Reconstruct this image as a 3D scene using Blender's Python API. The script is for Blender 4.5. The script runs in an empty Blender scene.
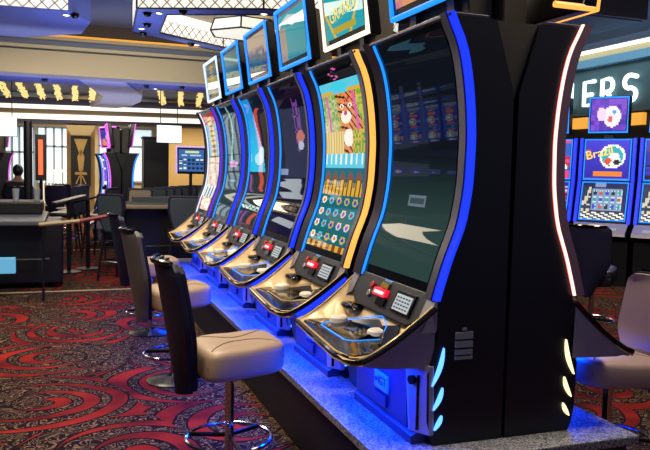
import bpy, bmesh, math, random
from mathutils import Matrix, Vector
random.seed(7)
scene = bpy.context.scene
COL = scene.collection
PI = math.pi

# ------------------------------------------------------------------ helpers
def lin(c):
    return c / 12.92 if c <= 0.04045 else ((c + 0.055) / 1.055) ** 2.4
def hx(s):
    return tuple(lin(int(s[i:i + 2], 16) / 255) for i in (0, 2, 4))
MATS = {}
def mat(name, color=(.5, .5, .5), rough=.5, metal=0., emit=None, es=1., spec=.5, coat=0.):
    if isinstance(color, str): color = hx(color)
    if isinstance(emit, str): emit = hx(emit)
    m = bpy.data.materials.new(name); m.use_nodes = True
    b = m.node_tree.nodes['Principled BSDF']
    b.inputs['Base Color'].default_value = (*color, 1)
    b.inputs['Roughness'].default_value = rough
    b.inputs['Metallic'].default_value = metal
    b.inputs['Specular IOR Level'].default_value = spec
    b.inputs['Coat Weight'].default_value = coat
    if emit:
        b.inputs['Emission Color'].default_value = (*emit, 1)
        b.inputs['Emission Strength'].default_value = es
    MATS[name] = m
    return m
class NT:
    def __init__(s, m): s.t = m.node_tree; s.b = s.t.nodes['Principled BSDF']
    def n(s, typ, **kw):
        nd = s.t.nodes.new(typ)
        for k, v in kw.items():
            if k.startswith('_'): nd.inputs[k[1:]].default_value = v
            else: setattr(nd, k, v)
        return nd
    def l(s, a, b): s.t.links.new(a, b)
    def m(s, op, a, b=None, c=None):
        nd = s.t.nodes.new('ShaderNodeMath'); nd.operation = op
        for i, x in enumerate((a, b, c)):
            if x is None: continue
            if isinstance(x, (int, float)): nd.inputs[i].default_value = x
            else: s.l(x, nd.inputs[i])
        return nd.outputs[0]
    def mix(s, f, a, b):
        nd = s.t.nodes.new('ShaderNodeMix'); nd.data_type = 'RGBA'
        for i, x in ((0, f), (6, a), (7, b)):
            if isinstance(x, (int, float)): nd.inputs[i].default_value = x
            elif isinstance(x, tuple): nd.inputs[i].default_value = (*x, 1)
            else: s.l(x, nd.inputs[i])
        return nd.outputs[2]

class MB:
    def __init__(s): s.v = []; s.f = []; s.c = []; s.uv = []
    def add(s, vs, fs):
        o = len(s.v); s.v += [tuple(v) for v in vs]; s.f += [tuple(o + i for i in f) for f in fs]
        return s
    def box(s, x0, x1, y0, y1, z0, z1):
        vs = [(x, y, z) for x in (x0, x1) for y in (y0, y1) for z in (z0, z1)]
        return s.add(vs, [(0, 1, 3, 2), (4, 6, 7, 5), (0, 4, 5, 1), (2, 3, 7, 6), (0, 2, 6, 4), (1, 5, 7, 3)])
    def prism(s, pts, f0, f1):
        """pts 2D polygon; f0, f1 map a 2D point to the two end caps"""
        n = len(pts)
        return s.add([f0(*p) for p in pts] + [f1(*p) for p in pts],
                     [tuple(range(n))[::-1], tuple(range(n, 2 * n))] + [(i, (i + 1) % n, n + (i + 1) % n, n + i) for i in range(n)])
    def tube(s, path, r, n=8, closed=False, flat=1.):
        path = [Vector(p) for p in path]; L = len(path); rings = []
        up = None
        for i, p in enumerate(path):
            a = path[(i - 1) % L] if closed or i > 0 else p
            b = path[(i + 1) % L] if closed or i < L - 1 else p
            t = (b - a).normalized()
            if up is None: up = Vector((0, 0, 1)) if abs(t.z) < .9 else Vector((1, 0, 0))
            u = (up - t * up.dot(t)).normalized(); w = t.cross(u); up = u
            rr = r[i] if isinstance(r, (list, tuple)) else r
            rings.append([p + (u * math.cos(2 * PI * k / n) + w * math.sin(2 * PI * k / n) * flat) * rr for k in range(n)])
        vs = [v for q in rings for v in q]; fs = []
        for i in range(L if closed else L - 1):
            j = (i + 1) % L
            for k in range(n): fs.append((i * n + k, i * n + (k + 1) % n, j * n + (k + 1) % n, j * n + k))
        if not closed: fs += [tuple(range(n))[::-1], tuple((L - 1) * n + k for k in range(n))]
        return s.add(vs, fs)
    def lathe(s, prof, c=(0, 0, 0), n=32):
        vs = []; fs = []; L = len(prof)
        for k in range(n):
            a = 2 * PI * k / n
            for r, z in prof: vs.append((c[0] + r * math.cos(a), c[1] + r * math.sin(a), c[2] + z))
        for k in range(n):
            j = (k + 1) % n
            for i in range(L - 1): fs.append((k * L + i, j * L + i, j * L + i + 1, k * L + i + 1))
        return s.add(vs, fs)
    def grid(s, fn, nu, nv, colfn=None):
        o = len(s.v)
        for j in range(nv + 1):
            for i in range(nu + 1): s.v.append(tuple(fn(i / nu, j / nv)))
        for j in range(nv):
            for i in range(nu):
                a = o + j * (nu + 1) + i
                s.f.append((a, a + 1, a + nu + 2, a + nu + 1))
                if colfn:
                    s.c.append(colfn((i + .5) / nu, (j + .5) / nv))
                    s.uv.append(((i / nu, j / nv), ((i + 1) / nu, j / nv), ((i + 1) / nu, (j + 1) / nv), (i / nu, (j + 1) / nv)))
        return s
    def ell(s, c, r, e=(1., 1.), nu=28, nv=16, warp=None):
        """superellipsoid"""
        def sp(x, p): return math.copysign(abs(x) ** p, x)
        o = len(s.v); cx, cy, cz = c
        for j in range(nv + 1):
            ph = -PI / 2 + PI * j / nv
            for i in range(nu):
                th = 2 * PI * i / nu
                x = r[0] * sp(math.cos(ph), e[1]) * sp(math.cos(th), e[0])
                y = r[1] * sp(math.cos(ph), e[1]) * sp(math.sin(th), e[0])
                z = r[2] * sp(math.sin(ph), e[1])
                p = (x, y, z)
                if warp: p = warp(*p)
                s.v.append((cx + p[0], cy + p[1], cz + p[2]))
        for j in range(nv):
            for i in range(nu):
                s.f.append((o + j * nu + i, o + j * nu + (i + 1) % nu, o + (j + 1) * nu + (i + 1) % nu, o + (j + 1) * nu + i))
        return s
    def build(s, name, m=None, parent=None, smooth=False, bevel=0., seg=2, loc=None, angle=35):
        me = bpy.data.meshes.new(name); me.from_pydata(s.v, [], s.f); me.validate(); 
        bm = bmesh.new(); bm.from_mesh(me)
        if not s.c: bmesh.ops.remove_doubles(bm, verts=bm.verts, dist=1e-5)
        bmesh.ops.recalc_face_normals(bm, faces=bm.faces)
        bm.to_mesh(me); bm.free()
        if s.c and len(me.polygons) == len(s.c):
            ca = me.color_attributes.new('Col', 'FLOAT_COLOR', 'CORNER')
            uvl = me.uv_layers.new(name='UVMap')
            for p, c, uv in zip(me.polygons, s.c, s.uv):
                for li, q in zip(p.loop_indices, uv):
                    ca.data[li].color = (*c, 1); 
        if smooth:
            for p in me.polygons: p.use_smooth = True
            try: me.set_sharp_from_angle(angle=math.radians(angle))
            except Exception: pass
        o = bpy.data.objects.new(name, me); COL.objects.link(o)
        if m: me.materials.append(MATS[m] if isinstance(m, str) else m)
        if parent: o.parent = parent
        if loc: o.location = loc
        if bevel:
            b = o.modifiers.new('bevel', 'BEVEL'); b.width = bevel; b.segments = seg; b.limit_method = 'ANGLE'; b.angle_limit = math.radians(40)
        return o
def text(name, s, size, m, parent, mw, extrude=.002, align='CENTER'):
    cu = bpy.data.curves.new(name, 'FONT'); cu.body = s; cu.size = size; cu.extrude = extrude
    cu.align_x = align; cu.align_y = 'CENTER'; cu.resolution_u = 3
    t_ = bpy.data.objects.new(name + '_curve', cu); COL.objects.link(t_)
    me = bpy.data.meshes.new_from_object(t_.evaluated_get(bpy.context.evaluated_depsgraph_get()))
    bpy.data.objects.remove(t_)
    me.materials.clear(); me.materials.append(MATS[m]); o = bpy.data.objects.new(name, me); COL.objects.link(o)
    o.parent = parent; o.matrix_local = mw
    return o
def frame(loc, right, up):
    r = Vector(right).normalized(); u = Vector(up).normalized(); w = r.cross(u)
    M = Matrix((r, u, w)).transposed().to_4x4(); M.translation = Vector(loc); return M
def tag(o, label, cat, group=None, kind=None):
    o['label'] = label; o['category'] = cat
    if group: o['group'] = group
    if kind: o['kind'] = kind
    return o
def struct(o):
    o['kind'] = 'structure'; return o
def thing(name, label, cat, loc=(0, 0, 0), rz=0, group=None):
    o = bpy.data.objects.new(name, None); COL.objects.link(o); o.location = loc; o.rotation_euler = (0, 0, rz)
    o.empty_display_size = .1
    return tag(o, label, cat, group)
def copy_tree(o, parent=None):
    c = o.copy(); COL.objects.link(c)
    if parent: c.parent = parent
    for ch in list(o.children): copy_tree(ch, c)
    return c
def place_copy(o, loc, rz, label, scale=None, group=None):
    c = copy_tree(o); c.location = loc; c.rotation_euler = (0, 0, rz); c['label'] = label
    if group: c['group'] = group
    if scale: c.scale = (scale,) * 3
    return c
def interp(pts, t):
    if t <= pts[0][0]: return pts[0][1]
    for (a, b), (c, d) in zip(pts, pts[1:]):
        if t <= c: return b + (d - b) * (t - a) / (c - a)
    return pts[-1][1]
def mixc(a, b, t):
    t = max(0, min(1, t)); return tuple(x + (y - x) * t for x, y in zip(a, b))
def sstep(a, b, x):
    t = max(0., min(1., (x - a) / (b - a))); return t * t * (3 - 2 * t)
def hsh(i, j=0):
    return (math.sin(i * 127.1 + j * 311.7) * 43758.5453) % 1.0

# ------------------------------------------------------------------ materials
mat('cabinet_black', '0c0d1c', .42, spec=.35)
mat('filler_brown', '403a30', .5)
mat('trim_grey', '4a4658', .35, .6)
mat('trim_mauve', '94707c', .35, .5)
mat('trim_silver', 'b8b4c0', .3, .8)
mat('bezel_black', '05060a', .18)
mat('deck_cream', 'd8bd90', .34, .1)
mat('deck_side', '8c86a4', .4, .15)
mat('deck_black', '07070a', .12)
mat('gold_piping', 'd4b880', .45, .3)
mat('glass_black', '050608', .10)
mat('console_dark', '20222e', .4)
mat('base_blue', '263058', .38, .3)
mat('lock_grey', 'a09ab0', .4, .4)
mat('dark_metal', '15151c', .35, .7)
mat('button_white', 'f0e8dc', .3)
mat('chrome', 'c0c4d4', .12, 1.)
mat('plate_blue', '4a90d0', .4, emit='1450c0', es=.15)
mat('plate_text', '0c1c60', .5)
mat('label_grey', '7c8698', .4)
mat('gold', 'b88c30', .3, .9)
mat('lcd', 'a8b8c8', .4, emit='9fb4c8', es=.35)
mat('lcd_ink', '303c50', .5)
mat('red_lit', 'c01030', .4, emit='f0203c', es=.9)
mat('red_text', 'ffffff', .4, emit='ffd0d8', es=1.)
mat('red_lamp', 'b03030', .3)
mat('tan_leather', 'b0967c', .42)
mat('mauve_leather', 'a08884', .45)
mat('shell_navy', '1a1b38', .5, spec=.35)
mat('shell_lit_grey', '5c5a5c', .5)  # stool shell with its reflected light put into the grey
mat('seam', '6a5a4c', .6)
mat('black_leather', '14141c', .38)
mat('slate_leather', '3a4650', .45)
mat('wood_dark', '100c0e', .4)
mat('black_base', '0c0c10', .3, .4)
mat('neon_blue', (.01, .01, .05), .3, emit=(.006, .03, 1.), es=1.5)
mat('neon_azure', (.01, .02, .05), .3, emit=(.01, .23, 1.), es=1.6)
mat('neon_violet', (.01, .01, .05), .3, emit=(.10, .035, .75), es=1.1)
mat('neon_amber', (.05, .03, .01), .3, emit=(1., .45, .08), es=1.3)
mat('neon_white', (.05, .05, .05), .3, emit=(1., .86, .62), es=1.6)
mat('neon_ice', (.05, .05, .05), .3, emit=(.6, .75, 1.), es=1.4)
mat('neon_red', (.05, .01, .01), .3, emit=(1., .05, .06), es=1.5)
mat('neon_redcore', (.05, .01, .01), .3, emit=(1., .62, .50), es=2.)
mat('neon_magenta', (.05, .01, .05), .3, emit=(.9, .10, .8), es=1.3)
mat('led_white_gold', (.05, .05, .05), .3, emit=(1., .80, .42), es=1.8)
mat('led_white_blue', (.05, .05, .05), .3, emit=(.08, .28, 1.), es=3.)
mat('beige_paint', 'a8987c', .7)
mat('beige_light', 'c8b48c', .7)
mat('cream_paint', 'b8ab90', .7)
mat('slate_paint', '5c6478', .6)
mat('blue_paint', '5866b0', .55)
mat('brown_paint', '3a2c20', .6)
mat('grey_paint', '60606c', .6)
mat('teal_paint', '4f8494', .6)
mat('skyblue_paint', '6a9cb8', .6)
mat('sign_wall', '49656c', .6)
mat('ceiling_paint', '4c5474', .7)
mat('gold_light', 'd09030', .4, emit=(1., .45, .06), es=.8)
mat('cove_white', 'ffffff', .5, emit=(1., .93, .78), es=1.15)
mat('panel_white', 'ffffff', .5, emit=(.80, .95, 1.), es=1.5)
mat('letter_white', 'ffffff', .4, emit=(.78, .97, 1.), es=1.5)
mat('lantern_glass', 'f5f0dc', .5, emit=(1., .95, .80), es=.85)
mat('bulb', 'ffffff', .4, emit=(1., .95, .85), es=6.)
mat('crystal', 'd8c070', .25, .2, emit=(.95, .75, .28), es=.9)
mat('star_ceiling', '20224c', .5)
mat('curve_paint', 'c8c4c8', .6)
mat('plum_fascia', '4a4458', .6)
mat('window_glow', 'd0e8f8', .5, emit=(.62, .82, .95), es=.75)
mat('window_frame', '2c3440', .5)
mat('mullion', '8c9cac', .5)
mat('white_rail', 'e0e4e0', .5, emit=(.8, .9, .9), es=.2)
mat('column_beige', 'c8a868', .6)
mat('column_lit', 'e8cc90', .6, emit=(1., .70, .30), es=.25)  # light on the fan put into a paler, glowing column colour
mat('deco_black', '120e12', .4)
mat('deco_gold', 'c09850', .35, .4, emit=(.7, .45, .15), es=.15)
mat('felt', '3c4c48', .8)
mat('table_rail', '8a7c68', .5)
mat('table_grey', '4c525e', .4)
mat('table_black', '0a0a10', .4)
mat('blue_sign', '5090b8', .4, emit=(.10, .34, .50), es=.8)
mat('glassware', 'b0bcc8', .1, .3)
mat('skin', 'a07860', .6)
mat('hair', '08070a', .5)
mat('shirt_black', '0c0c12', .8)
mat('wine_rail', '7c2c34', .4)
mat('cream_rail', 'a09070', .4)
mat('skirt_black', '050508', .6)

def screen_mat(name, strength=1., rough=.06):
    m = mat(name, (.004, .005, .007), rough, spec=.5); t = NT(m)
    a = t.n('ShaderNodeVertexColor', layer_name='Col')
    t.l(a.outputs[0], t.b.inputs['Emission Color']); t.b.inputs['Emission Strength'].default_value = strength
    return m
screen_mat('screen_glow', 1.0, .02)
screen_mat('screen_bright', 1.15, .3)

def carpet():
    m = mat('carpet', (.02, .01, .01), .95, spec=.1); t = NT(m)
    g = t.n('ShaderNodeNewGeometry')
    nz = t.n('ShaderNodeTexNoise', _Scale=.9, _Detail=1.); t.l(g.outputs['Position'], nz.inputs['Vector'])
    off = t.n('ShaderNodeVectorMath', operation='MULTIPLY_ADD')
    off.inputs[1].default_value = (.35, .35, 0); t.l(nz.outputs['Color'], off.inputs[0]); t.l(g.outputs['Position'], off.inputs[2])
    vo = t.n('ShaderNodeTexVoronoi', _Scale=1.05, _Randomness=.55); t.l(off.outputs[0], vo.inputs['Vector']); vo.voronoi_dimensions = '2D'
    sc = t.n('ShaderNodeVectorMath', operation='SCALE', _Scale=1.05); t.l(off.outputs[0], sc.inputs[0])
    d = t.n('ShaderNodeVectorMath', operation='SUBTRACT')
    p2 = t.n('ShaderNodeVectorMath', operation='SCALE', _Scale=1.05); t.l(vo.outputs['Position'], p2.inputs[0])
    t.l(sc.outputs[0], d.inputs[0]); t.l(p2.outputs[0], d.inputs[1])
    sx = t.n('ShaderNodeSeparateXYZ'); t.l(d.outputs[0], sx.inputs[0])
    r = t.m('SQRT', t.m('ADD', t.m('MULTIPLY', sx.outputs[0], sx.outputs[0]), t.m('MULTIPLY', sx.outputs[1], sx.outputs[1])))
    ang = t.m('DIVIDE', t.m('ARCTAN2', sx.outputs[1], sx.outputs[0]), 2 * PI)
    sepc = t.n('ShaderNodeSeparateColor'); t.l(vo.outputs['Color'], sepc.inputs[0])
    sp = t.m('FRACT', t.m('ADD', t.m('ADD', t.m('MULTIPLY', r, 5.2), ang), sepc.outputs[0]))
    wdt = t.m('ADD', t.m('MULTIPLY', t.m('SINE', t.m('MULTIPLY', t.m('ADD', ang, sepc.outputs[1]), 2 * PI)), .26), .19)
    tri = t.m('ABSOLUTE', t.m('SUBTRACT', sp, .5))
    red = t.m('LESS_THAN', tri, t.m('MULTIPLY', wdt, .62))
    edge = t.m('LESS_THAN', tri, t.m('ADD', t.m('MULTIPLY', wdt, .62), .07))
    # gold scribbles
    wv = t.n('ShaderNodeTexNoise', _Scale=9., _Detail=1.5, _Distortion=1.2); t.l(g.outputs['Position'], wv.inputs['Vector'])
    k = t.m('ABSOLUTE', t.m('SUBTRACT', t.m('FRACT', t.m('MULTIPLY', wv.outputs['Fac'], 9.)), .5))
    gold = t.m('LESS_THAN', k, .13)
    n3 = t.n('ShaderNodeTexNoise', _Scale=60., _Detail=2.); t.l(g.outputs['Position'], n3.inputs['Vector'])
    n4 = t.n('ShaderNodeTexNoise', _Scale=2.2); t.l(g.outputs['Position'], n4.inputs['Vector'])
    base = t.mix(t.m('MULTIPLY', gold, .9), hx('1a1014'), hx('80664a'))
    base = t.mix(edge, base, hx('12070a'))
    redc = t.mix(t.m('MULTIPLY', t.m('SUBTRACT', n4.outputs['Fac'], .35), 3.), hx('4c1014'), hx('9c281e'))
    c = t.mix(red, base, redc)
    mul = t.n('ShaderNodeMix', data_type='RGBA', blend_type='MULTIPLY'); mul.inputs[0].default_value = .6
    t.l(c, mul.inputs[6]); t.l(t.mix(n3.outputs['Fac'], (.35, .35, .35), (1.6, 1.6, 1.6)), mul.inputs[7])
    t.l(mul.outputs[2], t.b.inputs['Base Color'])
carpet()
def terrazzo():
    m = mat('terrazzo', 'a8a8b4', .28); t = NT(m)
    g = t.n('ShaderNodeNewGeometry')
    v = t.n('ShaderNodeTexNoise', _Scale=110., _Detail=2.); t.l(g.outputs['Position'], v.inputs['Vector'])
    r = t.n('ShaderNodeValToRGB'); t.l(v.outputs['Fac'], r.inputs[0])
    r.color_ramp.elements[0].position = .42; r.color_ramp.elements[0].color = (*hx('34363f'), 1)
    r.color_ramp.elements[1].position = .58; r.color_ramp.elements[1].color = (*hx('a2a4ae'), 1)
    t.l(r.outputs[0], t.b.inputs['Base Color'])
terrazzo()
def lattice():
    m = mat('lattice', (.9, .9, .85), .5); t = NT(m)
    g = t.n('ShaderNodeTexCoord'); sx = t.n('ShaderNodeSeparateXYZ'); t.l(g.outputs['UV'], sx.inputs[0])
    u, v = sx.outputs[0], sx.outputs[1]
    def ln(e, w): return t.m('LESS_THAN', t.m('ABSOLUTE', t.m('SUBTRACT', t.m('FRACT', e), .5)), w)
    a = ln(t.m('MULTIPLY', t.m('ADD', u, v), 7.), .07); b = ln(t.m('MULTIPLY', t.m('SUBTRACT', u, v), 7.), .07)
    k = t.m('MAXIMUM', a, b)
    band = t.m('GREATER_THAN', t.m('SINE', t.m('MULTIPLY', v, 18.)), -.2)
    k = t.m('MULTIPLY', k, band)
    c = t.mix(k, (1., .96, .84), (.22, .17, .10))
    t.l(c, t.b.inputs['Base Color']); t.l(c, t.b.inputs['Emission Color']); t.b.inputs['Emission Strength'].default_value = .95
lattice()
def quad_uv(name, m, p0, p1, p2, p3, parent=None):
    """p0 bottom-left, p1 bottom-right, p2 top-right, p3 top-left; UV in metres"""
    me = bpy.data.meshes.new(name); me.from_pydata([p0, p1, p2, p3], [], [(0, 1, 2, 3)])
    uv = me.uv_layers.new(name='UVMap'); w = (Vector(p1) - Vector(p0)).length; h = (Vector(p3) - Vector(p0)).length
    for i, q in enumerate(((0, 0), (w, 0), (w, h), (0, h))): uv.data[i].uv = q
    me.materials.append(MATS[m]); o = bpy.data.objects.new(name, me); COL.objects.link(o)
    if parent: o.parent = parent
    return o

# ------------------------------------------------------------------ screen pictures (what the displays show, the slate one with a painted reflection)
H = {k: hx(v) for k, v in dict(teal='1f9aa6', gold='d8b040', orange='e08030', red='c02838', pink='e060b0', cyan='40d0e8',
     green='58a038', cream='e8d8a0', white='f4f0e8', brown='8c4424', navy='101a50', black='020308', blue='2848c8', purple='5828a8',
     olive='5c6a4c', sand='c8a878', sky='70c8e0', dteal='0f6670', yellow='f0d040', violet='9050e0').items()}
def blob(u, v, cx, cy, rx, ry): return ((u - cx) / rx) ** 2 + ((v - cy) / ry) ** 2 < 1
def pic_dark(c0, c1):
    def f(u, v): return mixc(hx(c0), hx(c1), v)
    return f
def pic_tiger(u, v):
    n = hsh(int(u * 30), int(v * 70))
    if v > .93: return H['pink'] if (abs(u - .45 - .1 * math.sin(v * 160)) < .03 and n > .3) else H['black']
    if v > .53:
        if v > .865:
            if blob(u, v, .5, .905, .2, .022): return H['cyan']
            return H['gold'] if v < .89 and abs(u - .5) > .18 else mixc(H['sky'], H['cyan'], n)
        c = mixc(H['green'], H['yellow'], n * .8)
        if u < .38: c = mixc(H['green'], H['cream'], .75 * n + .25 * (v < .72))
        fc = blob(u, v, .62, .78, .24, .095) or blob(u, v, .44, .855, .07, .03) or blob(u, v, .80, .85, .07, .03)
        if fc or blob(u, v, .70, .64, .30, .12):
            c = mixc(H['orange'], hx('f0a868'), hsh(int(u * 50), int(v * 90)) * .7)
            if math.sin(u * 34 + 22 * abs(u - .6) + v * 150) > .62: c = hx('401808')
            if blob(u, v, .58, .735, .13, .035) or blob(u, v, .62, .62, .12, .05): c = hx('fff4e4')
            if blob(u, v, .50, .795, .055, .012) or blob(u, v, .70, .795, .055, .012): c = hx('fff8e0')
            if blob(u, v, .50, .795, .02, .008) or blob(u, v, .70, .795, .02, .008): c = hx('102010')
            if blob(u, v, .58, .755, .045, .012): c = hx('c04858')
            if u > .55 and fc and v > .79 and hsh(int(u * 40), int(v * 70)) > .75: c = H['red']
        if abs(u - .12 - .25 * (.86 - v)) < .025 or abs(u - .82 + .3 * (v - .8)) < .03: c = H['pink']
        if v < .66 and u < .5: c = H['gold'] if math.sin(u * 90) > 0 else H['cream']
        if v < .66 and u > .72: c = H['gold'] if n > .4 else H['green']
        return c
    if v > .455:
        return H['white'] if math.sin(u * 48) > .5 and v > .47 else mixc(H['cyan'], H['sky'], n)
    if v > .30:
        a = abs((u * 5) % 1 - .5); h = (v - .30) / .155
        if h < .85 - 1.3 * a * a * 2: 
            if a < .16 and h < .55: return H['gold']
            return H['brown'] if a < .36 else H['gold']
        return H['dteal']
    if v < .035: return H['gold'] if math.sin(u * 40) > 0 else H['brown']
    gu = (u * 5) % 1 - .5; gv = ((v - .035) / .265 * 4) % 1 - .5; k = hsh(int(u * 5), int((v - .035) / .265 * 4) + 9)
    if gu * gu * 1.1 + gv * gv < .11:
        if gu * gu + gv * gv < .03: return (H['orange'], H['red'], H['blue'], H['violet'])[int(k * 4)]
        return (H['white'], H['cyan'], H['gold'], H['cream'])[int(k * 4)]
    return H['dteal'] if abs(gu) < .46 else hx('083c44')
def pic_slate(u, v):
    c = mixc(hx('28403c'), hx('060c16'), sstep(.15, .55, v))  # lower grey-green is the ceiling's reflection painted into the glow
    if .29 < v < .335 and .35 < u < .62: 
        c = mixc(c, hx('6c7c88'), .8 if (abs(v - .312) > .018 or abs(u - .485) > .12 or (abs(v - .302) < .004 and math.sin(u * 110) > .2)) else .2)
    return c
def pic_navy(u, v):
    c = mixc(hx('100c30'), hx('0a0820'), v)
    if blob(u, v, .7 - .12 * (v - .6), .76, .13, .20) and hsh(int(u * 18), int(v * 50)) > .35: c = hx('6c3884')
    if blob(u, v, .75, .66, .14, .045): c = hx('b86858')
    if blob(u, v, .78, .60, .10, .03): c = hx('b0b4c8')
    if abs(v - .42) < .02 and u < .3: c = hx('8090b0')
    return c
def pic_aqua(u, v):
    c = mixc(hx('0c2440'), hx('0c1020'), u)
    if u < .62 + .25 * math.sin(v * 5) and v > .42: c = mixc(hx('28c0e8'), hx('1488d8'), sstep(.5, 1, v))
    if blob(u, v, .5, .52, .25, .05) or blob(u, v, .62, .57, .12, .05): c = hx('b0e8f8')
    if v < .42: c = mixc(hx('14343c'), hx('182430'), v / .42)
    if abs(v - .13 - .01 * math.sin(u * 30)) < .01: c = hx('a8d8d0')
    return c
def pic_teal(u, v):
    c = mixc(hx('1c3840'), hx('0c1430'), sstep(.2, .8, v))
    if abs(u - .45 - .1 * math.sin(v * 9)) < .05 and v > .5: c = hx('70b0a0')
    if blob(u, v, .5, .48, .3, .03): c = hx('c888c0')
    if abs(v - .3) < .035 and .25 < u < .75 and (abs(v - .3) > .025): c = hx('6090a0')
    return c
def pic_totem(u, v):
    n = hsh(int(u * 12), int(v * 40))
    if v > .55:
        if abs(u - .5) < .2: return H['gold'] if math.sin(v * 120) > -.2 else H['brown']
        return mixc(H['blue'], H['green'], n) if v < .9 else H['red']
    if v > .25: return mixc(hx('c89c80'), hx('e0c8b0'), n)
    if v > .14: return H['white'] if math.sin(u * 25) > 0 else hx('3878a8')
    return mixc(H['gold'], H['white'], n) if abs(u - .5) < .35 else H['red']
def top_grand(u, v):
    c = hx('18a0ac')
    if abs(v - (.80 + .13 * math.sin(u * 4.2))) < .035 or abs(v - (.98 - .5 * (u - .3) ** 2)) < .03: c = H['cream']
    if abs(abs(u - .45) - (.42 - .22 * (v < .45) * (.45 - v) / .45)) < .03 and v < .5: c = H['gold']
    if abs(v - .13) < .06 and abs(u - .5) < .3: c = hx('b0a030')
    return c
def top_swirl(u, v):
    c = mixc(hx('2c8894'), hx('38a0a8'), v)
    if v > .80 - .25 * abs(u - .4) + .08 * math.sin(u * 9) and v < .95 - .3 * abs(u - .4): c = hx('c8d0c4')
    if u < .27 and v < .72: c = hx('9c8c80')
    return c
def top_night(u, v):
    n = hsh(int(u * 9), int(v * 9))
    c = mixc(hx('3c4870'), hx('b09c88'), sstep(.5, .8, v + .3 * n * u))
    if blob(u, v, .45, .3, .32, .22): c = mixc(hx('28405c'), hx('186878'), n)
    return c
def top_teal(u, v):
    c = mixc(hx('28788c'), hx('205868'), u + .2 * v)
    if abs(v - .93 + .3 * u) < .04: c = hx('90b8b0')
    return c
def top_column(u, v):
    c = hx('3c5048')
    if abs(u - .5) < .16 + .08 * math.sin(v * 50): c = hx('94884c') if math.sin(v * 70) > -.1 else hx('4c4c30')
    return c
def top_reef(u, v):
    n = hsh(int(u * 16), int(v * 12))
    c = mixc(hx('1c2c80'), hx('3850b0'), v)
    if v < .30 + .16 * math.sin(u * 11): c = mixc(hx('c87890'), hx('e0a060'), n)
    if blob(u, v, .55, .5, .3, .2): c = mixc(hx('c0b0e0'), hx('e0c890'), n)
    return c
def pic_bars(a, b, c2):
    def f(u, v):
        n = hsh(int(u * 9), int(v * 18))
        return (hx(a), hx(b), hx(c2), H['black'])[int(n * 3.99)]
    return f
def pic_bird(u, v):
    c = mixc(hx('2018a0'), hx('3830d0'), v)
    if blob(u, v, .62, .58, .30, .30): c = hx('f0f0f4')
    if blob(u, v, .62, .58, .25, .24): c = hx('20a8b8')
    if blob(u, v, .66, .50, .14, .18): c = hx('f4f4f4')
    if blob(u, v, .52, .46, .08, .08): c = hx('e04828')
    if blob(u, v, .72, .44, .08, .06): c = hx('101020')
    if .10 < v < .19 and .2 < u < .85: c = hx('e88030')
    if v < .06: c = hx('5868d8')
    if u < .1 and .5 < v < .75: c = hx('c04080')
    return c
def pic_reels(u, v):
    if v > .86: return H['navy'] if abs(u - .4) > .12 else hx('8090c0')
    gu, gv = (u - .22) / .7 * 5, (v - .26) / .56 * 3
    if 0 < gu < 5 and 0 < gv < 3:
        fu, fv = gu % 1 - .5, gv % 1 - .5; k = hsh(int(gu), int(gv) + 3)
        if abs(fu) < .38 and abs(fv) < .36:
            if fu * fu + fv * fv < .09: return (H['teal'], hx('c05858'), H['blue'], hx('202030'), H['gold'])[int(k * 5)]
            return hx('c8d8e0')
        return hx('7898b8')
    if v < .22: return H['white'] if math.sin(u * 30 + v * 60) > .1 else hx('283040')
    if u < .2: return (hx('d0c8b0') if hsh(int(u * 20), int(v * 14)) > .5 else hx('203050'))
    return H['navy']
def pic_face(u, v):
    n = hsh(int(u * 8), int(v * 6))
    c = mixc(hx('8048d0'), hx('4028a0'), n)
    if blob(u, v, .60, .45, .25, .34): c = hx('f0e8f8')
    if blob(u, v, .3, .52, .13, .22): c = hx('f0d0f4')
    if blob(u, v, .55, .36, .07, .10): c = hx('e06060')
    if blob(u, v, .66, .58, .05, .07): c = hx('6090e0')
    return c
def pic_fruit(u, v):
    n = hsh(int(u * 6), int(v * 10))
    c = (hx('c02048'), hx('3020a0'), hx('e04080'), hx('2858c0'))[int(n * 4)]
    if blob(u, v, .7, .3, .25, .1): c = H['white']
    return c
def pic_board(u, v):
    c = hx('3060a0')
    if .25 < u < .8 and .84 < v < .93: c = hx('c8d890')
    if .12 < u < .9 and .70 < v < .78 and hsh(int(u * 24)) > .25: c = hx('a8c8d0')
    if .08 < v < .62:
        gv = ((v - .08) / .54 * 3) % 1; gu = (u * 6) % 1
        if .2 < gv < .75 and .15 < gu < .85: c = hx('0c1428') if hsh(int(u * 6), int(v * 6)) > .4 else hx('e0e8d8')
    return c

# ------------------------------------------------------------------ slot machine (front faces local -x; origin on its base, at the seam)
CURVE = [(.60, -.322), (.626, -.311), (.767, -.269), (.904, -.213), (1.062, -.187), (1.259, -.181), (1.406, -.192), (1.539, -.212), (1.643, -.24), (1.735, -.292), (1.76, -.306)]
def CX(z):
    # smoothed
    return (interp(CURVE, z - .04) + interp(CURVE, z) * 2 + interp(CURVE, z + .04)) / 4
Y0, Y1 = -.49, .41          # near side, far side
YC = (Y0 + Y1) / 2
def front_x(y): return -.625 - .06 * (.45 - y) / .80 if y > -.35 else -.683 + .05 * (-.35 - y) / .06
def deck_pt(t, s, z=None):
    """t 0 front .. 1 rear, s 0 near .. 1 far"""
    yn = -.36 - .06 * min(1, t / .08) - .06 * t; yf = .45 - .035 * t
    y = yn + (yf - yn) * s
    fx = -.625 - .06 * (1 - s) + (.03 if s < .001 else 0)
    x = fx + (-.335 - fx) * t
    return x, y
def rim_z(t): return .352 + .225 * t ** 1.3
def floor_z(t): return .352 + .03 * t + .085 * sstep(.68, .96, t)
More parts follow.
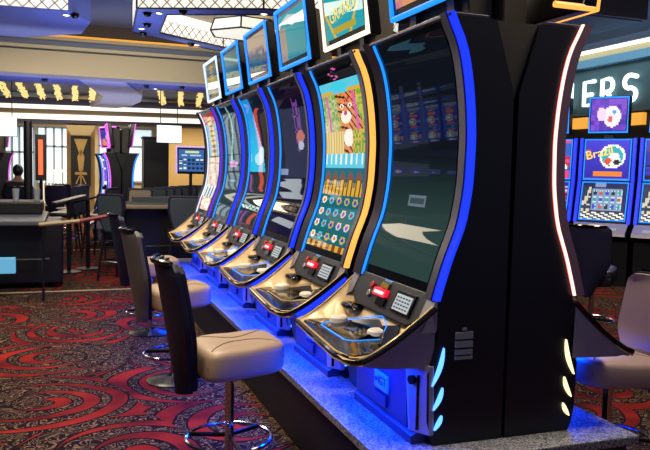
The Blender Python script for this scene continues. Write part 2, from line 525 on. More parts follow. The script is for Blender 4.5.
def make_machine(label, pic, toppic, strip_near, strip_far, top_neon, under='neon_blue', nscr=(30, 70), full=True, group='slot machines in the row on the terrazzo plinth', deck_glow='neon_azure', hi=None, core=False):
    root = thing('slot_machine', label, 'slot machine', group=group)
    # cabinet
    zs = [.60 + .0583 * i for i in range(21)]
    prof = [(-.345, .03), (-.36, .10), (-.365, .30), (-.345, .36), (-.325, .45), (-.325, .60)] + [(CX(z) - .004, z) for z in zs[1:] if z < 1.735] + [(CX(1.735) - .004, 1.735), (-.105, 1.735), (-.012, 1.45), (-.006, .0), (-.33, .0)]
    MB().prism(prof, lambda x, z: (x, Y0 + .006, z), lambda x, z: (x, Y1 - .006, z)).build('cabinet', 'cabinet_black', root)
    # curved light strips and trims
    def ribbon(ya, yb, dxa, dxb, th, name, m, z0=.60, z1=1.75, par=root):
        mb = MB(); N = 24; vs = []
        for i in range(N + 1):
            z = z0 + (z1 - z0) * i / N; x = CX(z)
            vs += [(x + dxa, ya, z), (x + dxb, yb, z), (x + dxb + th, yb, z), (x + dxa + th, ya, z)]
        fs = []
        for i in range(N):
            a = 4 * i
            for k in range(4): fs.append((a + k, a + (k + 1) % 4, a + 4 + (k + 1) % 4, a + 4 + k))
        fs += [(0, 1, 2, 3), (4 * N, 4 * N + 3, 4 * N + 2, 4 * N + 1)]
        return mb.add(vs, fs).build(name, m, par, smooth=True)
    for sgn, ye, st in ((1, Y0, strip_near), (-1, Y1, strip_far)):
        e = lambda d: ye + sgn * d
        ribbon(e(-.001), e(.030), -.016, -.028, .012, 'light_strip', st)
        if core and st == 'neon_red': ribbon(e(-.006), e(.0), -.016, -.016, .013, 'light_core', 'neon_redcore')
        if core and st == 'neon_red': ribbon(e(-.004), e(.098), -.062, -.036, .044, 'side_trim', 'trim_mauve')
        else: ribbon(e(.028), e(.098), -.036, -.024, .018, 'side_trim', 'trim_grey')
        ribbon(e(.100), e(.107), -.018, -.016, .02, 'accent_light', 'neon_azure' if st not in ('neon_red', 'neon_amber') else 'neon_ice', par=root)
    # bezel and screen
    ribbon(Y0 + .107, Y1 - .107, -.006, -.006, .02, 'screen_bezel', 'bezel_black')
    sa, sb = Y1 - .135, Y0 + .135
    mb = MB().grid(lambda u, v: (CX(.655 + 1.055 * v) - .009, sa + (sb - sa) * u, .655 + 1.055 * v), nscr[0], nscr[1], pic)
    mb.build('main_screen', 'screen_glow', root, smooth=True)
    MB().box(CX(1.75) - .022, -.14, Y0 + .01, Y1 - .01, 1.735, 1.75).build('top_cap', 'trim_grey', root, bevel=.003)
    # console under the screen
    def con(s, y, d=0.): # s 0 bottom..1 top on the console plane
        return (-.392 + .068 * s - d, y, .47 + .145 * s)
    cy0, cy1 = Y0 + .085, Y1 - .085
    mb = MB(); N = 8
    poly = [(cy1, 1.), (cy0, 1.), (cy0, .42), (cy0 + .03, .14), (cy0 + .09, 0), (cy1 - .09, 0), (cy1 - .03, .14), (cy1, .42)]
    mb.prism([(y, s) for y, s in poly], lambda y, s: con(s, y), lambda y, s: con(s, y, -.05)).build('console', 'console_dark', root, bevel=.003)
    con_o = [c for c in root.children if c.name.startswith('console')][-1]
    def onc(y0, y1, s0, s1, name, m, h=.008, par=None, bev=0.):
        return MB().prism([(y0, s0), (y1, s0), (y1, s1), (y0, s1)], lambda y, s: con(s, y, h), lambda y, s: con(s, y, -.01)).build(name, m, par or con_o, bevel=bev)
    onc(-.145, -.325, .22, .84, 'display_bezel', 'bezel_black', .010)
    cd = onc(-.160, -.310, .30, .76, 'card_display', 'lcd', .013)
    if full:
        mb = MB()
        for r in range(4):
            for c in range(5):
                mb.prism([(-.172 - c * .027, .36 + r * .1), (-.190 - c * .027, .36 + r * .1), (-.190 - c * .027, .40 + r * .1), (-.172 - c * .027, .40 + r * .1)], lambda y, s: con(s, y, .0145), lambda y, s: con(s, y, .012))
        mb.build('display_text', 'lcd_ink', con_o)
    onc(.075, -.06, .50, .70, 'card_reader', 'red_lit', .02)
    if full:
        mb = MB()
        for c in range(6): mb.prism([(.055 - c * .017, .56), (.045 - c * .017, .56), (.045 - c * .017, .65), (.055 - c * .017, .65)], lambda y, s: con(s, y, .022), lambda y, s: con(s, y, .018))
        mb.build('reader_text', 'red_text', con_o)
    onc(.035, -.045, .74, .90, 'bill_slot', 'gold', .012)
    onc(.02, -.07, .22, .44, 'ticket_slot', 'bezel_black', .012)
    onc(.03, -.05, .93, .99, 'denomination_plate', 'plate_blue', .003)
    for nm, yy, ss, mm in (('service_button', .125, .70, 'red_lamp'), ('key_switch', .125, .42, 'trim_silver')):
        p = Vector(con(ss, yy)); nrm = Vector((-.145, 0, .068)).normalized()
        MB().tube([p - nrm * .01, p + nrm * .012, p + nrm * .014], [.017, .017, .012], 14).build(nm, mm, con_o)
    for yy in (cy0 - .036, cy1 + .036):
        MB().prism([(yy - .036, .0), (yy + .036, .3), (yy + .036, 1.1), (yy - .036, 1.1)] if yy < 0 else [(yy - .036, .3), (yy + .036, .0), (yy + .036, 1.1), (yy - .036, 1.1)], lambda y, s: con(s, y, .004), lambda y, s: con(s, y, -.06)).build('corner_bracket', 'trim_silver', root)
    # deck: dished tray
    TN, SN = 14, 12
    def top(u, v):
        t = v; s = u
        # spread columns: rim band
        x, y = deck_pt(t, s)
        e = min(s, 1 - s)
        w = .05 + .09 * t
        k = sstep(0., w, e)
        z = rim_z(t) * (1 - k) + floor_z(t) * k
        return (x, y, z)
    us = [0, .012, .04, .08, .13, .2, .3, .5, .7, .8, .87, .92, .96, .988, 1]
    vs = []; fs = []; NU = len(us)
    for j in range(TN + 1):
        for u in us: vs.append(top(u, j / TN))
    for j in range(TN):
        for i in range(NU - 1): a = j * NU + i; fs.append((a, a + 1, a + NU + 1, a + NU))
    MB().add(vs, fs).build('deck', 'deck_cream', root, smooth=True)
    # deck shell: sides, lip and underside
    vs = []; fs = []
    ring = [deck_pt(t / 10, 0) + (rim_z(t / 10),) for t in range(10, -1, -1)] + [deck_pt(0, s / 6) + (rim_z(0),) for s in range(1, 6)] + [deck_pt(t / 10, 1) + (rim_z(t / 10),) for t in range(0, 11)]
    n = len(ring)
    for i, (x, y, z) in enumerate(ring):
        k = (x + .685) / .35
        vs.append((x, y, z)); vs.append((x + .012 * (k < .5), y * .985, min(z - .03, .345 - .022 * min(1, k * 3))))
    for i in range(n - 1): fs.append((2 * i, 2 * i + 1, 2 * i + 3, 2 * i + 2))
    fs.append(tuple(2 * i + 1 for i in range(n)))
    MB().add(vs, fs).build('deck_shell', 'deck_side', root)
    rim = [Vector(p) for p in ring]
    MB().tube([p + Vector((0, 0, -.007)) for p in rim], .012, 8).build('deck_rim', 'deck_black', root, smooth=True)
    MB().tube([Vector((p.x * .985 - .005, p.y * .975, p.z + .005)) for p in rim], .0042, 6).build('rim_piping', 'gold_piping', root, smooth=True)
    MB().tube([p + Vector((-.004, 0, -.024)) for p in rim[8:20]], .004, 6).build('edge_piping', 'gold_piping', root, smooth=True)
    if strip_near in ('neon_blue', 'neon_violet', 'neon_azure', 'neon_amber') and hi:
        MB().tube([p + Vector((0, -.004, -.035)) for p in rim[:9]], .016, 6).build('deck_underlight', hi, root, smooth=True)
    # glossy button deck
    def fl(x, y, h):
        fx = front_x(y); t = max(0, min(1, (x - fx) / (-.335 - fx))); return (x, y, floor_z(t) + h)
    pan = [(-.664, -.30), (-.655, -.345), (-.47, -.345), (-.375, -.24), (-.42, .06), (-.44, .20), (-.50, .36), (-.60, .39), (-.618, .37)]
    MB().prism(pan, lambda x, y: fl(x, y, .006), lambda x, y: fl(x, y, -.01)).build('button_deck', 'glass_black', root)
    hexa = [(-.575, .225), (-.555, .25), (-.46, .27), (-.43, .25), (-.375, -.05), (-.395, -.14), (-.44, -.19), (-.555, -.145), (-.58, -.10)]
    MB().tube([fl(x, y, .010) for x, y in hexa], .0032, 6, closed=True).build('touch_panel_light', deck_glow, root)
    cx_ = sum(p[0] for p in hexa) / 9; cy_ = sum(p[1] for p in hexa) / 9
    inner = [(cx_ + (x - cx_) * .9, cy_ + (y - cy_) * .93) for x, y in hexa]
    MB().prism(inner, lambda x, y: fl(x, y, .009), lambda x, y: fl(x, y, 0)).build('touch_panel', 'glass_black', root)
    for (x, y) in ((-.475, .245), (-.43, -.115)):
        p = fl(x, y, .006)
        MB().lathe([(0, .030), (.036, .029), (.044, .022), (.046, 0)], p, 20).build('spin_button', 'button_white', root, smooth=True)
    # phone charging tray
    p = fl(-.385, .20, .0)
    mb = MB().ell((p[0] - .01, p[1] + .07, p[2] + .016), (.045, .095, .02), (.7, .9), 24, 8)
    tr = mb.build('charging_tray', 'glass_black', root, smooth=True)
    if full:
        mb = MB()
        for k in range(3): mb.tube([(p[0] - .03 + .02 * k, p[1] + .02 + .03 * k, p[2] + .036), (p[0] - .02 + .02 * k, p[1] + .05 + .03 * k, p[2] + .037)], .004, 6)
        mb.build('tray_glint', 'gold', tr)  # gold reflections on the tray, modelled as thin gold bars
        for yy in (-.06, -.09): MB().box(-.375, -.35, yy - .009, yy + .009, fl(-.36, yy, .0)[2] - .004, fl(-.36, yy, .006)[2]).build('deck_socket', 'bezel_black', root)
    # base
    b0, b1 = -.37, .19
    MB().prism([(-.36, 0.), (-.395, .03), (-.405, .335), (-.30, .34), (-.30, 0)], lambda x, z: (x, b0, z), lambda x, z: (x, b1, z)).build('base_door', 'base_blue', root, bevel=.004)
    MB().prism([(-.400, b0 + .01), (-.400, b0 - .01), (-.352, Y0 + .004), (-.33, Y0 + .004), (-.33, b0)], lambda x, y: (x, y - .03 * (y > -.45), .045), lambda x, y: (x - .008, y, .335)).build('lock_panel', 'lock_grey', root, bevel=.004)
    if full:
        MB().tube([(-.38, b0 - .040, .265), (-.410, b0 - .048, .265)], .019, 16).build('lock', 'dark_metal', root)
        MB().box(-.392, -.37, b0 - .075, b0 - .071, .06, .29).build('door_groove', 'bezel_black', root)
    MB().prism([(-.412, 0), (-.41, .035), (-.39, .045), (-.34, .045), (-.34, 0)], lambda x, z: (x, Y0 + .05, z), lambda x, z: (x, b1 - .01, z)).build('kick_plate', 'base_blue', root, bevel=.004)
    lp = MB().box(-.412, -.398, -.20, -.055, .135, .215).build('logo_plate', 'plate_blue', root, bevel=.006)
    text('logo_text', '\u25D5IGT' if False else 'IGT', .055, 'plate_text', lp, frame((-.4135, -.145, .178), (0, -1, 0), (0, 0, 1)), .001)
    if full:
        MB().lathe([(0, 0), (.010, 0), (.010, .003), (0, .003)], (0, 0, 0), 14).build('logo_mark', 'plate_text', lp).matrix_local = frame((-.413, -.082, .178), (0, -1, 0), (0, 0, 1))
        MB().box(-.410, -.398, -.18, -.045, .068, .118).build('rating_plate', 'base_blue', root, bevel=.002)
    # light blades on the near side
    def blade(xa, za, xb, zb, bulge):
        L = []; R_ = []
        N = 10
        for i in range(N + 1):
            t = i / N; x = xa + (xb - xa) * t + bulge * math.sin(PI * t); z = za + (zb - za) * t
            w = .0085 * math.sin(PI * min(1, t * .96 + .02)) ** .7
            L.append((x - w, z + w * .3)); R_.append((x + w, z - w * .3))
        pts = L + R_[::-1]
        return pts
    bm_ = {'neon_red': 'led_white_gold'}.get(strip_near, 'led_white_blue')
    for a in ((-.298, .408, -.347, .252, .010), (-.298, .243, -.338, .152, .007), (-.298, .127, -.330, .068, .004)):
        MB().prism(blade(*a), lambda x, z: (x, Y0 - .004, z), lambda x, z: (x, Y0 + .01, z)).build('light_blade', bm_, root)
    # top display
    tilt = lambda z: -.185 - .06 * (z - 1.855) / .44
    ty0, ty1, tz0, tz1 = -.375, .335, 1.862, 2.30
    if toppic:
        def tp(y, z, d=0): return (tilt(z) - d, y, z)
        MB().prism([(ty0, tz0), (ty1, tz0), (ty1, tz1), (ty0, tz1)], lambda y, z: tp(y, z, .0), lambda y, z: tp(y, z, -.07)).build('display_case', 'bezel_black', root, bevel=.01)
        td = [c for c in root.children if c.name.startswith('display_case')][-1]
        a = .012
        MB().tube([tp(ty0 + a, tz0 + a, .006), tp(ty1 - a, tz0 + a, .006), tp(ty1 - a, tz1 - a, .006), tp(ty0 + a, tz1 - a, .006)], .016, 8, closed=True).build('display_neon', top_neon, td, smooth=True)
        q = .055
        MB().grid(lambda u, v: tp(ty1 - q + (ty0 - ty1 + 2 * q) * u, tz0 + q + (tz1 - tz0 - 2 * q) * v, .004), 64 if full else 30, 44 if full else 20, toppic).build('display_screen', 'screen_glow', td)
        for yy in (-.20, .16):
            MB().prism([(-.15, 1.74), (-.05, 1.74), (-.08, 1.90), (-.13, 2.0), (-.17, 1.90)], lambda x, z: (x, yy - .03, z), lambda x, z: (x, yy + .03, z)).build('display_arm', 'trim_grey', root)
        MB().prism([(-.13, 1.75), (-.01, 1.75), (-.01, 2.20), (-.15, 2.22)], lambda x, z: (x, -.30, z), lambda x, z: (x, .26, z)).build('topper_housing', 'filler_brown', root, bevel=.01)
    return root

ty_far = .335
mat('gold_text', 'b0a030', .4, emit=(.55, .45, .06), es=.8)
XS, ZP = 1.735, .385     # seam line and plinth top
specs = [
 ('nearest slot machine of the row, blank slate screen and blue edge strip', pic_slate, top_reef, 'neon_blue', 'neon_blue', 'neon_azure', (40, 80), None),
 ('second slot machine of the row, with the bright tiger game lit on its screen', pic_tiger, top_grand, 'neon_amber', 'neon_blue', 'neon_white', (60, 150), 'neon_blue'),
 ('third slot machine of the row, dark screen with small purple figure, blue edge', pic_navy, top_swirl, 'neon_blue', 'neon_blue', 'neon_azure', (30, 70), 'neon_blue'),
 ('fourth slot machine of the row, with aqua blue picture on its screen', pic_aqua, top_night, 'neon_blue', 'neon_azure', 'neon_azure', (30, 70), 'neon_blue'),
 ('fifth slot machine of the row, dark teal screen between aqua and red edged ones', pic_teal, top_teal, 'neon_blue', 'neon_violet', 'neon_azure', (24, 60), 'neon_blue'),
 ('farthest slot machine of the row, red left edge and golden totem picture', pic_totem, top_column, 'neon_violet', 'neon_red', 'neon_ice', (20, 60), 'neon_violet'),
]
machines = []
for i, (lab, pic, tpic, sn, sf, tn, ns, hi) in enumerate(specs):
    m = make_machine(lab, pic, tpic, sn, sf, tn, nscr=ns, deck_glow='neon_azure' if i != 1 else 'gold_piping', hi=hi)
    m.location = (XS, 3.03 + i, ZP); machines.append(m)
# data labels on the nearest cabinet's side
mA = machines[0]
for k, (z0, z1) in enumerate(((.475, .485), (.44, .468), (.405, .432), (.375, .396), (.355, .368))):
    MB().box(-.245 + (.03 if k == 0 else 0), -.165 - (.03 if k == 0 else 0), Y0 - .001, Y0 + .008, z0, z1).build('data_sticker', 'label_grey', mA)
MB().prism([(-.11, 1.735), (.10, 1.735), (0, 1.43)], lambda x, z: (x, Y0 + .02, z), lambda x, z: (x, Y1, z)).build('back_filler', 'filler_brown', mA)
mR = make_machine('slot machine backed against the nearest one, red edge strip, facing right', pic_slate, top_grand, 'neon_blue', 'neon_red', 'neon_amber', core=True, group='slot machines in the row on the terrazzo plinth')
# facing +x: its far side (local +y) is turned to the camera
mR.location = (XS + .002, 3.03 - .08, ZP); mR.rotation_euler = (0, 0, PI)
for c in list(mR.children):
    if c.name.startswith('light_blade'):
        c.location.y = (Y1 - Y0) - .006
        c.data.materials[0] = MATS['led_white_gold']

for c in mR.children:
    if c.name.startswith('display_case'):
        c.location = (-.20, .06, -.045)
        MB().tube([(-.18, ty_far - .012, 1.874), (.02, ty_far - .012, 1.874)], .014, 8).build('side_neon', 'neon_amber', c)
text('jackpot_text', 'GRAND', .11, 'gold_text', [c for c in machines[1].children if c.name.startswith('display_case')][0], frame((-.225, -.02, 2.05), (0, -1, .1), (-.13, .1, 1)), .001)
# ------------------------------------------------------------------ plinth
pl = thing('plinth', 'long terrazzo topped plinth carrying the row of slot machines', 'plinth')
MB().box(1.14, 2.33, 2.40, 8.9, .345, .385).build('plinth_top', 'terrazzo', pl, bevel=.004)
MB().box(1.17, 2.30, 2.44, 8.87, 0, .345).build('plinth_skirt', 'skirt_black', pl)

# ------------------------------------------------------------------ casino stool (faces local +x)
def make_stool(label, seatm, backm, padm, group='padded pedestal stools along the slot machines'):
    r = thing('casino_stool', label, 'stool', group=group)
    MB().lathe([(0, .055), (.03, .055), (.04, .04), (.10, .028), (.165, .016), (.185, .008), (.185, 0), (0, 0)], n=36).build('base', 'black_base', r, smooth=True)
    MB().lathe([(0, .03), (.022, .03), (.022, .50), (.028, .50), (.028, .56), (0, .56)], n=20).build('pole', 'chrome', r, smooth=True)
    R_ = .205
    MB().tube([(R_ * math.cos(a * PI / 18), R_ * math.sin(a * PI / 18), .20) for a in range(36)], .009, 8, closed=True).build('foot_ring', 'chrome', r, smooth=True)
    for k in range(3):
        a = k * 2 * PI / 3 + .5
        MB().tube([(.02 * math.cos(a), .02 * math.sin(a), .21), (R_ * math.cos(a), R_ * math.sin(a), .20)], .012, 8, flat=.6).build('ring_spoke', 'black_base', r)
    def w(x, y, z):
        k = 1 + .05 * (x > 0)
        zz = z
        if z > 0:
            zz = z * (1 - .05 * math.exp(-((x / .05) ** 2)))
        return (x, y * (1 - .10 * (x / .22)), zz + .012 * (x / .2))
    MB().ell((.035, 0, .605), (.205, .20, .080), (.42, .38), 48, 24, w).build('seat', seatm, r, smooth=True, angle=80)
    st = [c for c in r.children if c.name.startswith('seat')][-1]
    def zt(x, y):
        q = 1 - (abs(x / .205) ** (2 / .42) + abs(y / .20) ** (2 / .42)) ** (.42 / .38)
        z = .080 * max(0, q) ** (.38 / 2)
        X, Y, Z = w(x, y, z); return (X + .035, Y, Z + .605)
    mb = MB()
    for sy in (1, -1):
        mb.tube([zt(-.185 + .37 * t / 14, sy * (.165 - .13 * math.sin(PI * t / 14))) for t in range(15)], .0035, 5)
    mb.build('seam', 'seam', st, smooth=True)
    # back: curved shield shell, wider at the top
    def bk(u, v, off, inset=0.):
        z = .44 + .635 * v
        hw = (.060 + .145 * sstep(0, .55, v)) - inset
        hw *= math.sqrt(max(0., 1 - max(0, (v - .93) / .07) ** 2 * .35)) * math.sqrt(max(0., 1 - max(0, (.10 - v) / .10) ** 2 * .6))
        a = (u - .5) * 2; y = a * hw
        x = -.262 - .10 * v ** 1.2 + .05 * (a * a) + off
        return (x, y, z + inset * (.5 - v) * 1.6)
    def slab(th, off, inset, name, m, par):
        nu, nv = 12, 20; vs = []; fs = []
        for k, o in enumerate((off, off + th)):
            for j in range(nv + 1):
                for i in range(nu + 1): vs.append(bk(i / nu, j / nv, o, inset + (.008 if k and th > .03 else 0)))
        N = (nu + 1) * (nv + 1)
        for j in range(nv):
            for i in range(nu):
                a = j * (nu + 1) + i; fs.append((a, a + 1, a + nu + 2, a + nu + 1)); fs.append(tuple(N + q for q in (a, a + nu + 1, a + nu + 2, a + 1)))
        bd = [i for i in range(nu + 1)] + [j * (nu + 1) + nu for j in range(1, nv + 1)] + [nv * (nu + 1) + i for i in range(nu - 1, -1, -1)] + [j * (nu + 1) for j in range(nv - 1, 0, -1)]
        for i in range(len(bd)): a, b = bd[i], bd[(i + 1) % len(bd)]; fs.append((a, N + a, N + b, b))
        return MB().add(vs, fs).build(name, m, par, smooth=True, bevel=.006)
    bo = slab(.028, 0, 0, 'backrest', backm, r)
    slab(.022, .028, .012, 'back_pad', padm, bo)
    mb = MB().tube([bk(i / 12, 1., -.004, .0) for i in range(13)], .013, 8)
    mb.build('top_trim', 'glass_black', bo, smooth=True)
    MB().box(-.21, .0, -.03, .03, .515, .54).build('back_bracket', 'black_base', r)
    return r
s0 = make_stool('nearest padded stool with tan seat and navy shell back', 'tan_leather', 'shell_navy', 'shell_navy')
s0.location = (.735, 3.36, 0); s0.rotation_euler = (0, 0, math.radians(3))
s1 = make_stool('middle padded stool of the row, back shell greyed by painted light', 'tan_leather', 'shell_lit_grey', 'shell_navy')
s1.location = (.70, 5.05, 0); s1.rotation_euler = (0, 0, math.radians(8))
s2 = place_copy(s0, (.70, 6.58, 0), math.radians(6), 'farthest padded stool beside the row, seen behind the middle one')
s3 = make_stool('mauve padded stool at the right edge, facing the row from the far side', 'mauve_leather', 'shell_navy', 'mauve_leather')
s3.location = (2.56, 2.86, 0); s3.rotation_euler = (0, 0, PI); s3.scale = (1.12, 1.12, .93)
s4 = make_stool('dark blue black stool at the right, seen from behind beyond the plinth', 'black_leather', 'shell_navy', 'black_leather')
s4.location = (4.5, 5.30, 0); s4.rotation_euler = (0, 0, math.radians(38))

# ------------------------------------------------------------------ dual-screen slots on the right
def make_dual(label, up, lo, topp):
    r = thing('video_slot_machine', label, 'slot machine', group='blue video slots under the letter sign')
    # front faces local -x
    side = [(-.40, 0), (-.40, .62), (-.52, .70), (-.50, .80), (-.40, .86), (-.25, 1.42), (-.20, 2.04), (0, 2.04), (.1, 2.0), (.1, 0)]
    MB().prism(side, lambda x, z: (x, -.36, z), lambda x, z: (x, .36, z)).build('cabinet', 'cabinet_black', r)
    def P(y, s, z0, z1, x0, x1, d): return (x0 + (x1 - x0) * s - d, y, z0 + (z1 - z0) * s)
    for nm, pic, z0, z1, x0, x1 in (('lower_screen', lo, .90, 1.42, -.39, -.25), ('upper_screen', up, 1.46, 2.02, -.245, -.205)):
        MB().grid(lambda u, v: P(.29 - .58 * u, v, z0, z1, x0, x1, .012), 36, 24, pic).build(nm, 'screen_bright', r)
        MB().tube([P(y, s, z0, z1, x0, x1, .012) for y, s in ((.305, 0), (-.305, 0), (-.305, 1), (.305, 1))], .012, 6, closed=True).build('screen_neon', 'neon_azure', r)
    for s in (-1, 1):
        MB().prism([(-.43, .86), (-.28, 1.42), (-.235, 2.04), (-.19, 2.04), (-.24, 1.42), (-.38, .86)], lambda x, z: (x, s * .335, z), lambda x, z: (x, s * .375, z)).build('side_light', 'neon_blue', r)
    MB().prism([(-.53, .69), (-.62, .70), (-.61, .74), (-.42, .86), (-.40, .80)], lambda x, z: (x, -.36, z), lambda x, z: (x, .36, z)).build('button_deck', 'lock_grey', r)
    for y in (-.18, 0, .18): MB().box(-.56, -.49, y - .05, y + .05, .76, .80).build('deck_button', 'lcd', r)
    MB().box(-.27, -.12, -.27, .27, 2.10, 2.62).build('display_case', 'bezel_black', r, bevel=.01)
    d = [c for c in r.children if c.name.startswith('display_case')][-1]
    MB().grid(lambda u, v: (-.277, .235 - .47 * u, 2.14 + .44 * v), 28, 22, topp).build('display_screen', 'screen_bright', d)
    MB().tube([(-.275, .255, 2.12), (-.275, -.255, 2.12), (-.275, -.255, 2.60), (-.275, .255, 2.60)], .015, 6, closed=True).build('display_neon', 'neon_azure', d)
    MB().box(-.2, -.1, -.06, .06, 2.0, 2.1).build('display_arm', 'trim_grey', r)
    return r
mat('logo_yellow', 'e8c020', .4, emit=(.9, .65, .05), es=1.)
VA = math.atan2(8.17, 7.07)           # view bearing of the bank
face = VA - math.radians(13)         # local +x points away from the viewer
d0 = make_dual('middle video slot below the letters, toucan style oval picture', pic_bird, pic_reels, pic_face)
cx0, cy0_ = 7.07 + .30 * math.cos(face), 8.17 + .30 * math.sin(face)
d0.location = (cx0, cy0_, 0); d0.rotation_euler = (0, 0, face)
text('game_title', 'Brazil', .17, 'logo_yellow', [c for c in d0.children if c.name.startswith('upper_screen')][0], frame((-.26, .10, 1.83), (0, -1, .25), (.05, .25, 1)), .004)
bd = Vector((-math.sin(face), math.cos(face), 0))
for k, lab, up, lo in ((1, 'left video slot below the letters, partly behind the red edge strip', pic_fruit, pic_bars('c02058', '3020a0', 'd0b0c0')), (-1, 'right video slot below the letters, cut by the right frame edge', pic_bars('2820a0', '602890', '3838c0'), pic_reels)):
    d = make_dual(lab, up, lo, pic_bars('c040c0', '4030c0', 'e080d0') if k == 1 else pic_bars('3828a0', '203080', '8050c0'))
    d.location = (cx0 + bd.x * .80 * k, cy0_ + bd.y * .80 * k, 0); d.rotation_euler = (0, 0, face)

for k in range(4):
    c = place_copy(d0, (-14.9 + .78 * k, 31.6 + .43 * k, 0), math.radians(118), 'video slot across the aisle, reflected in the nearest screen, %s of four' % ('first second third fourth'.split()[k]), group='slots across the aisle seen as reflections')

# ------------------------------------------------------------------ shell: floor, walls, ceiling
struct(MB().box(-18, 11.5, -3, 40, -.05, 0).build('floor', 'carpet'))
struct(MB().box(-18, 11.5, -3, 12.4, 3.75, 3.85).build('ceiling', 'ceiling_paint'))
struct(MB().box(-9, 11.5, 12.7, 14.1, 2.95, 3.0).build('ceiling_far', 'blue_paint'))
struct(MB().box(-18, 11.5, 14.1, 40, 3.22, 3.3).build('ceiling_back', 'star_ceiling'))
struct(MB().box(-18.1, -18, -3, 40, 0, 4).build('wall_left', 'brown_paint'))
struct(MB().box(-4, 11.5, 24, 24.1, 0, 3.3).build('wall_back', 'beige_light'))
# beam across the room
bm = struct(MB().box(-9, 11.5, 12.40, 12.9, 2.93, 3.30).build('trim_1', 'cream_paint'))
struct(MB().box(-9, 11.5, 12.34, 12.9, 3.30, 3.32).build('trim_2', 'window_frame'))
struct(MB().box(-9, 11.5, 12.30, 12.9, 3.32, 3.37).build('trim_3', 'cream_paint'))
struct(MB().box(-9, 11.5, 12.25, 12.9, 3.37, 3.44).build('trim_4', 'slate_paint'))
struct(MB().box(-9, 11.5, 12.28, 12.9, 3.44, 3.51).build('trim_5', 'beige_paint'))
struct(MB().box(-9, 11.5, 12.35, 12.9, 3.51, 3.555).build('trim_6', 'gold_light'))
struct(MB().box(-9, 11.5, 12.37, 12.9, 3.555, 3.75).build('trim_7', 'brown_paint'))
# curved light coves far behind
def arc_band(y, z0, z1, sag, name, m, dy=.1, x0=-4, x1=11.5):
    mb = MB(); N = 40; vs = []; fs = []
    for i in range(N + 1):
        x = x0 + (x1 - x0) * i / N; yy = y + sag * ((x - 1) / 8) ** 2; zz = .012 * (x + 1.5)
        vs += [(x, yy, z0 + zz * 1), (x, yy, z1 + zz), (x, yy + dy, z1 + zz), (x, yy + dy, z0 + zz)]
    for i in range(N):
        a = 4 * i
        for k in range(4): fs.append((a + k, a + (k + 1) % 4, a + 4 + (k + 1) % 4, a + 4 + k))
    return struct(mb.add(vs, fs).build(name, m))
arc_band(18.9, 2.93, 3.10, 0, 'trim_8', 'plum_fascia', .4)
arc_band(18.8, 2.82, 2.93, 0, 'trim_9', 'cove_white', .5)
arc_band(18.72, 2.70, 2.82, 0, 'trim_10', 'beige_paint', .6)
arc_band(18.7, 2.57, 2.70, 0, 'trim_11', 'cove_white', .6)
arc_band(18.6, 2.49, 2.57, 0, 'trim_12', 'plum_fascia', .8)
# cream swoosh between the star panels
sw = [(.20, 13.0), (.95, 13.0), (1.18, 14.0), (1.45, 15.2), (1.55, 16.6), (1.45, 18.0), (1.15, 18.85), (.55, 18.85), (.72, 17.2), (.72, 15.8), (.55, 14.9)]
struct(MB().prism(sw, lambda x, y: (x, y, 2.935), lambda x, y: (x, y, 3.2)).build('trim_13', 'curve_paint'))
# crystal fixtures hanging in the star ceiling
def crystal(x, y0, y1, dx, label):
    mb = MB(); n = 75
    for i in range(n):
        t = i / n; y = y0 + (y1 - y0) * t; xx = x + dx * t
        for k in range(2):
            a = random.uniform(-.075, .075) * (.45 + .55 * ((t * 5) % 1)); z = 3.02 + random.uniform(-.02, .08); s = random.uniform(.011, .024)
            mb.add([(xx + a - s, y, z), (xx + a + s, y, z), (xx + a, y + s, z), (xx + a, y - s, z), (xx + a, y, z + s * 1.6), (xx + a, y, z - s)],
                   [(0, 2, 4), (2, 1, 4), (1, 3, 4), (3, 0, 4), (2, 0, 5), (1, 2, 5), (3, 1, 5), (0, 3, 5)])
    mb.tube([(x, y0, 3.12), (x + dx, y1, 3.12)], .012, 5)
    return tag(mb.build('crystal_chandelier', 'crystal'), label, 'chandelier', 'golden crystal strips in the dark ceiling')
for k in range(7):
    crystal(-1.55 + .34 * k, 15.0, 18.2, -.05 + .02 * k, 'golden crystal strip left of the cream ceiling curve, %s from the left' % ('first second third fourth fifth sixth seventh'.split()[k]))
for k in range(5):
    crystal(1.75 + .42 * k, 14.9, 18.2, .5, 'slanting golden crystal strip right of the cream ceiling curve, %s of five' % ('first second third fourth fifth'.split()[k]))

# octagonal coffer ring with lit lattice
OUT = [(.78, 8.87), (.86, 10.43), (2.2, 11.4), (3.4, 11.3), (4.3, 10.3), (4.2, 8.95), (3.3, 8.1), (2.15, 8.25)]
cc = (2.45, 9.75)
INN = [(cc[0] + (x - cc[0]) * .78, cc[1] + (y - cc[1]) * .80) for x, y in OUT]
ring = thing('ceiling_coffer', 'octagonal hanging ceiling coffer with glowing lattice sides', 'ceiling coffer')
ZC = 3.35
mb = MB(); n = 8
mb.add([(x, y, ZC) for x, y in OUT] + [(x, y, ZC) for x, y in INN], [(i, (i + 1) % n, n + (i + 1) % n, n + i) for i in range(n)])
mb.add([(x, y, ZC + .03) for x, y in OUT] + [(x, y, ZC + .03) for x, y in INN], [(i, (i + 1) % n, n + (i + 1) % n, n + i) for i in range(n)])
mb.build('soffit', 'blue_paint', ring)
for P_, nm, zt in ((OUT, 'lattice_panel', 3.75), (INN, 'inner_lattice_panel', 3.66)):
    for i in range(n):
        a, b = P_[i], P_[(i + 1) % n]
        quad_uv(nm, 'lattice', (*a, ZC), (*b, ZC), (*b, zt), (*a, zt), ring)
mb = MB()
for P_, zt in ((OUT, 3.75), (INN, 3.66)):
    for i in range(n):
        mb.tube([(*P_[i], ZC), (*P_[i], zt)], .012, 6)
        mb.tube([(*P_[i], ZC), (*P_[(i + 1) % n], ZC)], .012, 6)
mb.build('corner_bead', 'window_frame', ring)
